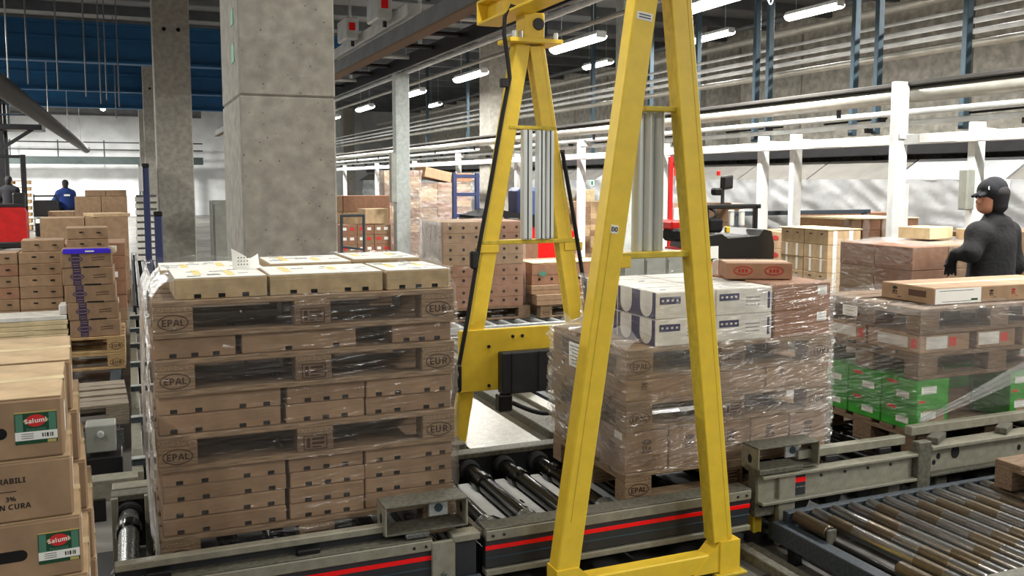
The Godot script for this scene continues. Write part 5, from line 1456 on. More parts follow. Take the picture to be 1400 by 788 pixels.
func far_left() -> void:
	# cartons along the aisle
	pallet("wooden pallet under the broad brown cartons in the aisle", "", Vector3(-0.62, 0.0, -14.5), 0.0, "wood")
	carton_stack("broad_carton", Vector3(-1.14, 0.146, -14.1), Vector3i(2, 2, 1), Vector3(0.56, 0.56, 0.6), ["kraft", "kraft_b"], "broad plain brown carton in the aisle beyond the slotted trays", "broad cartons in the aisle")
	carton(Vector3(0.5, 0.05, 0.5), "kraft_pale", "flattened pale carton lying on the broad aisle cartons", "", Vector3(-0.3, 1.268, -14.4), 0.3)
	pallet("wooden pallet under the tall cartons by the blue post", "", Vector3(-0.66, 0.0, -20.5), 0.0, "wood")
	carton_stack("tall_carton", Vector3(-0.99, 0.146, -20.1), Vector3i(2, 3, 1), Vector3(0.48, 0.44, 0.5), ["kraft", "kraft_red"], "tall plain brown carton farther down the aisle by the grey crates", "tall cartons farther down the aisle")
	carton_stack("low_carton", Vector3(-0.80, 1.468, -20.1), Vector3i(2, 1, 1), Vector3(0.38, 0.12, 0.4), ["kraft", "kraft_b"], "low brown carton on top of the tall aisle cartons", "low cartons on the tall aisle cartons")
	carton_stack("floor_carton", Vector3(-1.9, 0.0, -26.0), Vector3i(2, 2, 1), Vector3(0.6, 0.5, 0.6), ["kraft"], "plain brown carton on the floor near the worker in blue", "cartons near the worker in blue")
	# grey slatted crates
	for i in 10:
		var c := thing("plastic_crate", "pale grey slatted crate in the tower beside the blue post", "crate", "grey crates beside the blue post", Vector3(0.31, 0.253 + i * 0.125, -19.2))
		part(c, "body", bx(0.40, 0.085, 0.6, 0.006), M.white_card, Vector3(0, 0.043, 0))
		part(c, "slat_gap", bx(0.36, 0.035, 0.56, 0.003), M.steel, Vector3(0, 0.105, 0))
	for e in [[0.20, 1.94, -11.98, "taller dark blue post standing by the skate wheel lane"], [0.27, 1.42, -10.1, "shorter dark blue post with black cap behind the tall stack"]]:
		var p := thing("guard_post", e[3], "post", "", Vector3(e[0], 0, e[2]))
		part(p, "post", bx(0.075, e[1], 0.075, 0.008), M.blue_post, Vector3(0, e[1] / 2, 0))
		if e[1] > 1.5: part(p, "sensor_arm", bx(0.05, 0.30, 0.05, 0.006), M.white_paint, Vector3(-0.06, 1.8, 0.05))
		part(p, "cap", bx(0.085, 0.05, 0.085, 0.008), M.black, Vector3(0, e[1] + 0.02, 0))
		part(p, "foot_plate", bx(0.18, 0.015, 0.18, 0.003), M.blue_post, Vector3(0, 0.008, 0))
	# grey low wall unit between the columns
	var cb := thing("steel_cabinet", "pale grey steel cabinet standing between the two concrete columns", "cabinet", "", Vector3(1.55, 0, -16.0))
	part(cb, "body", bx(0.6, 1.45, 0.6, 0.01), M.cabinet, Vector3(0, 0.725, 0))
	part(cb, "door", bx(0.54, 1.3, 0.02, 0.005), M.cabinet, Vector3(0, 0.75, 0.305))
	for k in 4:
		solo("rail_upright", bx(0.10, 2.9, 0.1, 0.006), M.grey_post, "grey upright between the columns at the far end of the rails", "post", "uprights between the columns", Vector3(2.9 + 0.9 * k, 1.45, -30.0 - 3.0 * k))
	# pallets piled by the end wall
	for i in 8:
		solo("stacked_pallet", boxes([[Vector3(0, 0.011, -0.35), Vector3(1.2, 0.022, 0.1)], [Vector3(0, 0.011, 0.35), Vector3(1.2, 0.022, 0.1)], [Vector3(-0.52, 0.06, 0), Vector3(0.145, 0.08, 0.8)], [Vector3(0, 0.06, 0), Vector3(0.145, 0.08, 0.8)], [Vector3(0.52, 0.06, 0), Vector3(0.145, 0.08, 0.8)], [Vector3(0, 0.122, 0), Vector3(1.2, 0.04, 0.8)]]), M.wood_pale, "pale pallet in the pile behind the worker in blue", "pallet", "pallets piled behind the worker", Vector3(-3.9, i * 0.2345, -38.0))
	for i in 6:
		var c := thing("plastic_crate", "white crate in the short tower by the red truck", "crate", "white crates by the red truck", Vector3(-2.55, i * 0.19, -33.0))
		part(c, "body", bx(0.55, 0.14, 0.6, 0.006), M.white_card, Vector3(0, 0.07, 0))
		part(c, "slat_gap", bx(0.50, 0.05, 0.56, 0.003), M.steel, Vector3(0, 0.165, 0))
	# steel access tower
	var tw := thing("access_tower", "dark steel access tower with a railed platform beyond the red truck", "tower", "", Vector3(-3.55, 0, -31.0))
	for e in [[-0.3, 0.0], [0.1, 0.0], [-0.3, -1.0], [0.1, -1.0]]: part(tw, "leg", bx(0.22, 4.3, 0.22, 0.01), M.steel_dark, Vector3(e[0], 2.15, e[1]))
	part(tw, "platform", bx(1.6, 0.16, 1.4, 0.01), M.steel_dark, Vector3(0.45, 3.35, -0.4))
	for y in [3.7, 4.05]: part(tw, "railing", bx(1.6, 0.05, 0.05, 0.005), M.slate, Vector3(0.45, y, 0.3))
	for x in [-0.3, 0.4, 1.2]: part(tw, "railing_post", bx(0.05, 0.7, 0.05, 0.005), M.slate, Vector3(x, 3.75, 0.3))
	bar(tw, "brace", M.steel_dark, Vector3(0.2, 2.75, 0.1), Vector3(1.0, 3.3, 0.1), 0.10, 0.08)

# ---------------------------------------------------------------- stacks in the middle distance
func holed_box(c: Node3D, w: float, h: float, d: float, front := true, side := true) -> void:
	if front:
		for iy in 2:
			for ix in 3: part(c, "vent_hole", disc(0.017, 0.017, 0.004, 12), M.black_matt, Vector3((-0.32 + 0.32 * ix) * w, h * (0.30 + 0.42 * iy), d / 2 - 0.001))
	if side:
		for iy in 2:
			for ix in 2: part(c, "vent_hole", disc(0.015, 0.015, 0.004, 12), M.black_matt, Vector3(-w / 2 + 0.001, h * (0.30 + 0.42 * iy), (-0.22 + 0.44 * ix) * d), Vector3(0, PI / 2, 0))

func middle_ground() -> void:
	# fruit cartons with round vent holes
	pallet("wooden pallet under the wrapped fruit cartons with vent holes", "", Vector3(3.58, 0.222, -9.9), 0.0, "wood_dark", false)
	var deco := func(c, ix, iy, iz): holed_box(c, 0.474, 0.239, 0.394, iz == 0, ix == 0)
	carton_stack("fruit_carton", Vector3(3.14, 0.368, -9.50), Vector3i(2, 4, 2), Vector3(0.48, 0.24, 0.40), ["kraft_red", "kraft"], "wrapped fruit carton with round vent holes on the galvanised lane", "wrapped fruit cartons with vent holes", deco, 0.004, "tray")
	var fl := thing("stretch_film", "milky stretch film round the fruit cartons with vent holes", "film", "", Vector3.ZERO)
	part(fl, "sleeve", film_sleeve(3.125, 4.115, -10.32, -9.485, 0.40, 1.335, 51, 0.006, 0.3, 0.0, 160, 50), M.film_milky)
	part(fl, "side_layers", sheet(func(u, v): return Vector3(3.108 - 0.006 * sin(u * 31.0 + v * 7.0), 0.40 + v * 0.93, -9.47 - u * 0.85), 30, 30), M.film_heavy)
	pallet("wooden pallet under the low banana cartons", "", Vector3(4.86, 0.222, -9.86), 0.05, "wood")
	var bd := func(c, ix, iy, iz): holed_box(c, 0.49, 0.21, 0.36, iz == 0, ix == 0)
	carton_stack("banana_tray", Vector3(4.22, 0.368, -9.40), Vector3i(2, 1, 2), Vector3(0.50, 0.12, 0.38), ["kraft_red", "kraft"], "low open banana tray at the bottom of the loose fruit pile", "low banana trays", null, 0.003, "tray")
	carton_stack("banana_lid_tray", Vector3(4.18, 0.490, -9.46), Vector3i(2, 1, 2), Vector3(0.50, 0.10, 0.37), ["kraft_red", "kraft"], "shallow banana lid in the middle of the loose fruit pile", "shallow banana lids", null, 0.003, "tray")
	carton_stack("banana_carton", Vector3(4.20, 0.592, -9.50), Vector3i(2, 1, 2), Vector3(0.51, 0.24, 0.37), ["kraft_red"], "banana carton with rows of vent holes on the loose fruit pile", "banana cartons with vent holes", bd, 0.02, "tray")
	for k in 2: solo("cardboard_sheet", bx(0.50, 0.012, 0.37, 0.003), M.cream, "pale cardboard sheet lying on a banana carton", "cardboard", "pale sheets on banana cartons", Vector3(4.46 + k * 0.51, 0.84, -9.70), Vector3(0, 0.03, 0))
	var gm := thing("green_mark_label", "small green oval label on a banana carton", "label", "", Vector3(4.33, 0.72, -9.485))
	part(gm, "oval", disc(0.05, 0.03, 0.002), M.label_lightgreen)
	# pallet of cartons beyond
	for e in [[5.0, -12.4], [6.35, -12.7]]:
		pallet("wooden pallet of cartons beyond the banana pile", "pallets beyond the banana pile", Vector3(e[0], 0.0, e[1]), 0.1, "wood_pale", false)
	carton_stack("pallet_carton", Vector3(4.55, 0.146, -12.1), Vector3i(2, 3, 1), Vector3(0.45, 0.25, 0.4), ["kraft", "kraft_red"], "brown carton on the pallet behind the far gantry leg", "cartons behind the far gantry leg", null, 0.01)
	carton_stack("small_carton", Vector3(5.95, 0.146, -12.35), Vector3i(2, 2, 1), Vector3(0.42, 0.20, 0.4), ["kraft_red", "kraft_b"], "small red brown carton on the far pallet between the gantry legs", "small cartons between the gantry legs", null, 0.01)
	carton_stack("flat_tray", Vector3(7.4, 0.146, -14.8), Vector3i(4, 12, 1), Vector3(0.30, 0.105, 0.4), ["kraft", "kraft_pale", "kraft_b"], "flat brown tray in the tall pile seen between the gantry legs", "tall tray pile between the gantry legs", null, 0.006, "tray")
	carton_stack("white_carton", Vector3(7.55, 0.0, -16.4), Vector3i(3, 10, 1), Vector3(0.36, 0.16, 0.4), ["white_card", "cream"], "white carton in the far pile seen between the gantry legs", "white carton pile between the gantry legs", null, 0.006, "tray")
	pallet("wooden pallet under the tall tray pile", "", Vector3(8.0, 0.0, -15.1), 0.0, "wood_pale", false)
	# tall wrapped stacks by the grey post
	for e in [[4.62, -17.6, 2, 15, "narrow tall wrapped stack behind the grey post", 61], [5.45, -17.9, 3, 13, "tall wrapped stack with torn film behind the grey post", 67]]:
		var nx: int = e[2]
		var ny: int = e[3]
		carton_stack("flat_carton", Vector3(e[0], 0.146, e[1]), Vector3i(nx, ny, 1), Vector3(0.36, 0.122, 0.4), ["kraft", "kraft_red", "kraft_pale"], "flat carton in the " + e[4], "cartons in the " + e[4], null, 0.012, "tray")
		solo("long_pallet", bx(nx * 0.36 + 0.1, 0.14, 0.6, 0.01), M.wood_dark, "wooden pallet under the " + e[4], "pallet", "", Vector3(e[0] + nx * 0.18, 0.07, e[1] - 0.2))
		solo("stretch_film", film_sleeve(e[0] - 0.02, e[0] + nx * 0.36 + 0.02, e[1] - 0.42, e[1] + 0.02, 0.2, 0.15 + ny * 0.122, e[5], 0.02, 0.5, 0.03, 140, 60), M.film_heavy, "cloudy stretch film round the " + e[4], "film")
	carton(Vector3(0.62, 0.2, 0.5), "kraft", "tilted brown carton on top of the tall torn stack", "", Vector3(5.75, 1.80, -18.1), 0.2).rotation.z = -0.2
	carton(Vector3(0.36, 0.18, 0.4), "kraft_red", "small red brown carton with white patch on the tall torn stack", "", Vector3(6.38, 1.75, -18.05), -0.1)
	# crates with red and white goods, and a blue trolley
	carton_stack("goods_crate", Vector3(3.31, 0.0, -15.6), Vector3i(3, 6, 1), Vector3(0.30, 0.17, 0.4), ["kraft_red", "kraft_b"], "brown crate with white and red packs by the blue trolley", "crates with red packs by the trolley", func(c, ix, iy, iz):
		for k in 2: part(c, "pack", bx(0.07, 0.05, 0.006, 0.002), M.paper if (ix + iy + k) % 3 else M.label_red, Vector3(-0.07 + 0.13 * k, 0.10, 0.199)))
	carton_stack("piled_carton", Vector3(3.2, 0.0, -16.9), Vector3i(3, 5, 1), Vector3(0.45, 0.30, 0.4), ["kraft_pale", "kraft", "kraft_red"], "pale brown carton piled behind the blue trolley", "cartons piled behind the blue trolley", null, 0.03)
	carton(Vector3(0.42, 0.26, 0.4), "kraft_pale", "open pale brown carton on the crates behind the blue trolley", "", Vector3(3.95, 1.03, -15.85), 0.1)
	var tr := thing("hand_trolley", "dark blue tubular trolley frame beside the big concrete column", "trolley", "", Vector3(2.83, 0, -12.5))
	for s in [-0.155, 0.155]: part(tr, "upright", bx(0.035, 1.28, 0.035, 0.008), M.blue_grey, Vector3(s, 0.66, 0))
	part(tr, "top_bar", bx(0.345, 0.035, 0.035, 0.008), M.blue_grey, Vector3(0, 1.30, 0))
	for y in [0.85, 0.4]: part(tr, "cross_bar", bx(0.31, 0.03, 0.03, 0.006), M.blue_grey, Vector3(0, y, 0), Vector3(0, 0, -0.15))
	part(tr, "platform", bx(0.40, 0.04, 0.6, 0.006), M.blue_grey, Vector3(0, 0.14, -0.28))
	for e in [[-0.15, -0.05], [0.15, -0.05], [-0.15, -0.5], [0.15, -0.5]]: part(tr, "wheel", cyl(0.06, 0.04, 16), M.rubber, Vector3(e[0], 0.06, e[1]), Vector3(0, 0, PI / 2))
	# grey cabinets behind the gantry
	var cb := thing("control_cabinet", "grey steel control cabinets standing behind the near gantry frame", "cabinet", "", Vector3(4.62, 0, -7.75))
	for k in 3:
		var b := part(cb, "cabinet_body", bx(0.235, 1.05, 0.45, 0.008), M.cabinet, Vector3(-0.24 + k * 0.24, 0.55, 0))
		part(b, "door", bx(0.21, 0.95, 0.014, 0.004), M.cabinet, Vector3(0, 0, 0.23))
		part(b, "handle", bx(0.015, 0.08, 0.015, 0.003), M.black, Vector3(0.08, 0.1, 0.242))
	part(cb, "plinth", bx(0.72, 0.05, 0.42, 0.004), M.steel_dark, Vector3(0, 0.025, 0))
	part(cb, "top_rim", bx(0.74, 0.02, 0.48, 0.004), M.beige_dirty, Vector3(0, 1.085, 0))
	var dk := thing("sloped_desk", "small steel desk with sloping top by the black truck", "desk", "", Vector3(5.18, 0, -7.6))
	part(dk, "top", bx(0.40, 0.03, 0.42, 0.004), M.beige_dirty, Vector3(0, 0.93, 0), Vector3(0, 0, -0.45))
	part(dk, "pedestal", bx(0.22, 0.86, 0.3, 0.006), M.galv, Vector3(0.02, 0.43, 0))
	var rp := thing("red_pole", "slim red pole with a red plate and hanging papers behind the gantry", "pole", "", Vector3(6.27, 0, -9.9))
	part(rp, "pole", bx(0.05, 2.08, 0.05, 0.005), M.red_truck, Vector3(0, 1.04, 0))
	part(rp, "plate", bx(0.09, 0.22, 0.02, 0.003), M.red_truck, Vector3(0.10, 1.95, 0))
	part(rp, "base_plate", bx(0.2, 0.015, 0.2, 0.003), M.red_truck, Vector3(0, 0.008, 0))
	var rk := thing("paper_rack", "white and grey paper rack beside the slim red pole", "rack", "", Vector3(6.62, 0, -10.1))
	for y in [1.02, 1.32]: part(rk, "tray", bx(0.34, 0.22, 0.05, 0.006), M.paper, Vector3(0, y, 0))
	for y in [0.88, 1.18]: part(rk, "shelf", bx(0.38, 0.02, 0.2, 0.003), M.black, Vector3(0, y, 0.05))
	for s in [-0.18, 0.18]: part(rk, "upright", bx(0.025, 1.5, 0.025, 0.003), M.black, Vector3(s, 0.75, -0.03))

# ---------------------------------------------------------------- stacks to the right
func right_ground() -> void:
	pallet("wooden pallet under the wrapped brown cartons beside the person", "", Vector3(6.2, 0.0, -5.78), 0.0, "wood")
	carton_stack("wrapped_carton", Vector3(5.62, 0.146, -5.38), Vector3i(3, 6, 2), Vector3(0.38, 0.186, 0.40), ["kraft_red", "kraft", "kraft_b"], "wrapped red brown carton in the broad stack beside the person in black", "wrapped cartons beside the person", null, 0.004)
	var fb := thing("stretch_film", "glossy stretch film round and over the broad stack beside the person", "film", "")
	part(fb, "sleeve", film_sleeve(5.60, 6.78, -6.20, -5.36, 0.2, 1.275, 71, 0.014, 0.4, 0.01, 220, 110), M.film_milky)
	part(fb, "top_sheet", sheet(func(u, v): return Vector3(5.60 + u * 1.18, 1.272 + 0.02 * sin(u * 9.0 + v * 4.0) * sin(v * 7.0), -5.36 - v * 0.84), 40, 30), M.film_heavy)
	carton(Vector3(0.34, 0.10, 0.3), "cream", "cream carton lying on the broad wrapped stack by the white post", "", Vector3(6.35, 1.285, -5.95), 0.2)
	carton(Vector3(0.28, 0.09, 0.26), "kraft_pale", "orange brown carton lying on the broad wrapped stack by the person", "", Vector3(6.62, 1.285, -5.62), -0.2)
	# strapped pale cartons
	pallet("wooden pallet under the strapped pale cartons", "", Vector3(6.72, 0.0, -7.42), PI / 2, "wood")
	carton_stack("strapped_carton", Vector3(6.40, 0.146, -7.20), Vector3i(1, 8, 2), Vector3(0.42, 0.142, 0.36), ["kraft_pale"], "pale brown carton with white straps and dark slots near the black truck", "strapped pale cartons", func(c, ix, iy, iz):
		for k in 2: part(c, "white_strap", bx(0.0016, 0.128, 0.030, 0.0004), M.paper, Vector3(-0.208, 0.07, -0.08 + 0.16 * k)) if iy in [2, 5, 6] else part(c, "slot", bx(0.004, 0.010, 0.04, 0.001), M.black_matt, Vector3(-0.2065, 0.105, -0.08 + 0.16 * k))
		for k in 2: part(c, "film_strip", bx(0.05, 0.138, 0.0012, 0.0003), M.paper, Vector3(-0.12 + 0.2 * k, 0.07, 0.1778)))
	solo("cardboard_sheet", bx(0.44, 0.012, 0.74, 0.004), M.cream, "pale cardboard sheet over the strapped pale cartons", "cardboard", "", Vector3(6.61, 1.29, -7.56))
	# red logo cartons behind the truck
	pallet("wooden pallet under the cartons with red logos", "", Vector3(7.57, 0.0, -9.28), PI / 2, "wood")
	carton_stack("logo_carton", Vector3(7.14, 0.146, -8.75), Vector3i(2, 5, 2), Vector3(0.33, 0.205, 0.36), ["kraft", "kraft_pale"], "brown carton with red logos behind the black truck", "red logo cartons behind the truck", func(c, ix, iy, iz):
		if ix == 0: part(c, "red_logo", disc(0.06, 0.03, 0.003, 16), M.ink_red, Vector3(-0.163, 0.13, 0), Vector3(0, -PI / 2, 0))
		if iz == 0: part(c, "red_logo", disc(0.06, 0.03, 0.003, 16), M.ink_red, Vector3(0, 0.13, 0.177)))
	# columns of cream topped cartons beyond the rails
	for k in 4:
		carton_stack("column_carton", Vector3(8.02 + k * 0.31, 0.146, -8.78), Vector3i(1, 9, 1), Vector3(0.30, 0.128, 0.9), ["kraft_red", "kraft_b"], "brown carton in a narrow film wrapped column beyond the white posts", "narrow wrapped columns beyond the posts")
		solo("cream_cover", bx(0.305, 0.014, 0.92, 0.004), M.cream, "cream cover on a narrow wrapped column beyond the white posts", "cover", "cream covers beyond the posts", Vector3(8.17 + k * 0.31, 1.308, -9.23))
		solo("film_column", sheet(func(u, v): return Vector3(8.02 + k * 0.31 + 0.012 * sin(v * 40.0 + u * 9.0) + u * 0.10, 0.15 + v * 1.15, -8.765), 8, 40), M.film_heavy, "milky film edge on a narrow wrapped column", "film", "film edges on the narrow columns")
	solo("long_pallet", bx(1.3, 0.14, 1.0, 0.01), M.wood_dark, "low wooden pallet base under the narrow wrapped columns", "pallet", "", Vector3(8.64, 0.07, -9.23))
	carton_stack("heaped_carton", Vector3(8.3, 0.0, -7.1), Vector3i(4, 5, 1), Vector3(0.48, 0.245, 0.5), ["kraft_red", "kraft_b"], "red brown carton in the low wall of cartons before the plastic sheeting", "carton wall before the sheeting", null, 0.02)
	carton_stack("stored_carton", Vector3(9.1, 0.0, -10.6), Vector3i(3, 5, 1), Vector3(0.55, 0.26, 0.5), ["kraft", "kraft_red"], "brown carton in the farther pile before the plastic sheeting", "farther cartons before the sheeting", null, 0.02)
	carton_stack("dark_carton", Vector3(7.6, 0.0, -11.4), Vector3i(2, 5, 1), Vector3(0.45, 0.29, 0.5), ["kraft_red", "kraft_b"], "dark brown carton in the pile behind the black truck mast", "cartons behind the truck mast", null, 0.01)
	var gr := thing("guard_rail", "dark blue guard rail before the plastic sheeting", "rail", "", Vector3(8.6, 0, -10.2))
	part(gr, "rail", bx(2.4, 0.06, 0.06, 0.006), M.blue_grey, Vector3(0, 1.34, 0))
	for x in [-1.1, 1.1]: part(gr, "post", bx(0.06, 1.34, 0.06, 0.006), M.blue_grey, Vector3(x, 0.67, 0))
	carton_stack("pale_carton", Vector3(7.9, 0.0, -5.6), Vector3i(3, 4, 1), Vector3(0.5, 0.28, 0.5), ["kraft", "kraft_pale"], "pale brown carton stacked beyond the person in black", "cartons beyond the person", null, 0.02)

# ---------------------------------------------------------------- people
func person(label: String, at: Vector3, turn: float, bones: Dictionary, mats: Dictionary, cell: float) -> Node3D:
	var p := thing("person", label, "person", "", at, turn)
	for k in bones:
		part(p, k, smooth_body(bones[k], cell if k in ["body", "jacket", "trousers"] else cell * 0.5, 0.05 if k in ["body", "jacket", "trousers"] else 0.012), M[mats[k]])
	return p

func people() -> void:
	# person in black, back to the viewer, head turned, one arm lowered to the cartons
	var V := func(x, y, z): return Vector3(x, y, z)
	var body := [
		[V.call(0, 0.92, 0), V.call(0, 1.30, 0.0), 0.205, 0.20, 0.72], [V.call(-0.16, 1.385, 0), V.call(0.17, 1.385, 0), 0.095, 0.095, 0.95],
		[V.call(0, 1.42, 0), V.call(0.0, 1.54, 0.0), 0.08, 0.058],
		[V.call(-0.19, 1.385, 0), V.call(-0.290, 1.25, 0.02), 0.080, 0.060], [V.call(-0.290, 1.25, 0.02), V.call(-0.290, 1.235, -0.10), 0.058, 0.046],
		[V.call(0.19, 1.385, 0), V.call(0.27, 1.14, 0.02), 0.085, 0.068], [V.call(0.27, 1.14, 0.02), V.call(0.24, 0.92, -0.10), 0.070, 0.055],
		[V.call(-0.09, 0.98, 0), V.call(-0.10, 0.52, 0.0), 0.125, 0.085], [V.call(-0.10, 0.52, 0), V.call(-0.10, 0.10, 0.02), 0.085, 0.06],
		[V.call(0.09, 0.98, 0), V.call(0.11, 0.52, -0.03), 0.125, 0.085], [V.call(0.11, 0.52, -0.03), V.call(0.11, 0.10, 0.02), 0.085, 0.06],
		[V.call(-0.10, 0.05, 0.03), V.call(-0.12, 0.045, -0.14), 0.048, 0.042], [V.call(0.11, 0.05, 0.03), V.call(0.13, 0.045, -0.14), 0.048, 0.042],
		[V.call(-0.05, 1.465, 0.05), V.call(0.07, 1.465, 0.05), 0.05, 0.05]]
	var hairb := [[V.call(-0.005, 1.60, 0.03), V.call(-0.01, 1.68, 0.025), 0.070, 0.088]]
	var head := [[V.call(-0.055, 1.60, -0.03), V.call(-0.05, 1.66, -0.02), 0.068, 0.075], [V.call(-0.115, 1.635, -0.045), V.call(-0.128, 1.625, -0.05), 0.014, 0.016], [V.call(-0.09, 1.575, -0.04), V.call(-0.10, 1.57, -0.045), 0.024, 0.022]]
	var cap := [[V.call(-0.03, 1.70, -0.01), V.call(-0.01, 1.715, 0.0), 0.098, 0.095], [V.call(-0.11, 1.685, -0.035), V.call(-0.185, 1.665, -0.055), 0.022, 0.012], [V.call(-0.10, 1.685, 0.0), V.call(-0.175, 1.665, -0.01), 0.02, 0.012]]
	var glove := [[V.call(-0.290, 1.22, -0.115), V.call(-0.300, 1.17, -0.13), 0.036, 0.040]]
	for k in 4: glove.append([V.call(-0.325 + 0.016 * k, 1.15, -0.145 + 0.012 * k), V.call(-0.340 + 0.022 * k, 1.09 - 0.008 * (k % 2), -0.145 + 0.014 * k), 0.0105, 0.009])
	glove.append([V.call(-0.320, 1.19, -0.12), V.call(-0.357, 1.15, -0.14), 0.012, 0.010])
	var p := person("person in black jacket, trousers and cap, back turned, reaching down to cartons", Vector3(5.93, 0, -4.93), 0.15, {"body": body, "face": head, "hair": hairb, "cap": cap, "glove": glove}, {"body": "cloth_black", "face": "skin", "hair": "ink", "cap": "cloth_navy", "glove": "black_matt"}, 0.016)
	part(p, "cap_glint", bx(0.004, 0.025, 0.04, 0.001), M.paper, Vector3(-0.105, 1.725, 0.035), Vector3(0, 0.9, -0.25))  # pale patch that paints a white glint on the cap
	for s in [-1, 1]: part(p, "eye", cyl(0.008, 0.006, 8, 0.002), M.ink, Vector3(-0.118, 1.655, -0.04 + s * 0.028), Vector3(0, 0, PI / 2))
	# worker in a blue jacket far down the aisle
	var jk := [
		[V.call(0, 0.98, 0), V.call(0, 1.40, 0), 0.18, 0.19, 0.75], [V.call(-0.16, 1.42, 0), V.call(0.16, 1.42, 0), 0.10, 0.10], [V.call(0, 1.42, 0), V.call(0, 1.53, 0), 0.09, 0.06],
		[V.call(-0.19, 1.40, 0), V.call(-0.30, 1.18, -0.08), 0.085, 0.07], [V.call(-0.30, 1.18, -0.08), V.call(-0.42, 1.08, -0.24), 0.07, 0.05],
		[V.call(0.19, 1.40, 0), V.call(0.26, 1.12, 0), 0.085, 0.07], [V.call(0.26, 1.12, 0), V.call(0.24, 0.88, -0.08), 0.07, 0.05]]
	var trs := [
		[V.call(-0.08, 0.95, 0), V.call(-0.10, 0.5, 0), 0.12, 0.08], [V.call(-0.10, 0.5, 0), V.call(-0.10, 0.09, 0.03), 0.08, 0.055], [V.call(0.08, 0.95, 0), V.call(0.10, 0.5, -0.03), 0.12, 0.08], [V.call(0.10, 0.5, -0.03), V.call(0.10, 0.09, 0.03), 0.08, 0.055],
		[V.call(-0.10, 0.05, 0.03), V.call(-0.11, 0.045, -0.14), 0.05, 0.045], [V.call(0.10, 0.05, 0.03), V.call(0.11, 0.045, -0.14), 0.05, 0.045], [V.call(0, 0.98, 0), V.call(0, 1.0, 0), 0.14, 0.14, 0.8]]
	var hd := [[V.call(0, 1.58, -0.01), V.call(0, 1.68, 0.0), 0.075, 0.088], [V.call(0, 1.52, 0), V.call(0, 1.58, 0), 0.055, 0.055], [V.call(0, 1.62, -0.09), V.call(0, 1.61, -0.10), 0.016, 0.016]]
	var hr := [[V.call(0, 1.70, 0.02), V.call(0, 1.72, 0.01), 0.09, 0.088], [V.call(0, 1.62, 0.04), V.call(0, 1.68, 0.04), 0.07, 0.08]]
	var hands := [[V.call(-0.43, 1.07, -0.25), V.call(-0.47, 1.05, -0.30), 0.038, 0.036], [V.call(0.24, 0.87, -0.085), V.call(0.24, 0.80, -0.10), 0.038, 0.036]]
	for s in 2:
		for k in 4:
			if s == 0: hands.append([V.call(-0.475, 1.065 - 0.018 * k, -0.315), V.call(-0.50, 1.06 - 0.018 * k, -0.365), 0.010, 0.009])
			else: hands.append([V.call(0.24, 0.795, -0.075 - 0.018 * k), V.call(0.235, 0.735, -0.08 - 0.017 * k), 0.010, 0.009])
	hands.append([V.call(-0.45, 1.10, -0.27), V.call(-0.47, 1.11, -0.32), 0.012, 0.010])
	hands.append([V.call(0.225, 0.85, -0.12), V.call(0.215, 0.80, -0.145), 0.012, 0.010])
	var set1 := {"jacket": jk, "trousers": trs, "head": hd, "hair": hr, "hands": hands}
	var w := person("worker in blue jacket and dark trousers seen from behind in the far aisle", Vector3(-1.68, 0, -29.5), 0.3, set1, {"jacket": "cloth_blue", "trousers": "cloth_navy", "head": "skin", "hair": "ink", "hands": "skin"}, 0.024)
	part(w, "back_print", bx(0.16, 0.05, 0.01, 0.004), M.paper, Vector3(0, 1.36, 0.150), Vector3(-0.1, 0, 0))
	var w2 := person("driver in dark navy clothes standing on the red truck", Vector3(-2.80, 0.22, -26.6), -0.4, set1, {"jacket": "cloth_navy", "trousers": "cloth_navy", "head": "skin", "hair": "ink", "hands": "skin"}, 0.024)
	w2.scale = Vector3.ONE * 0.93

# ---------------------------------------------------------------- trucks
func wheel(p: Node3D, r: float, w: float, at: Vector3, turn := 0.0) -> void:
	var k := part(p, "wheel", lathe([Vector2(0, -w / 2), Vector2(r * 0.5, -w / 2), Vector2(r * 0.55, -w * 0.42), Vector2(r * 0.9, -w / 2), Vector2(r, -w * 0.35), Vector2(r, w * 0.35), Vector2(r * 0.9, w / 2), Vector2(r * 0.55, w * 0.42), Vector2(r * 0.5, w / 2), Vector2(0, w / 2)], 20), M.rubber, at, Vector3(0, turn, PI / 2))
	part(k, "hub", cyl(r * 0.4, w * 1.02, 14), M.steel)

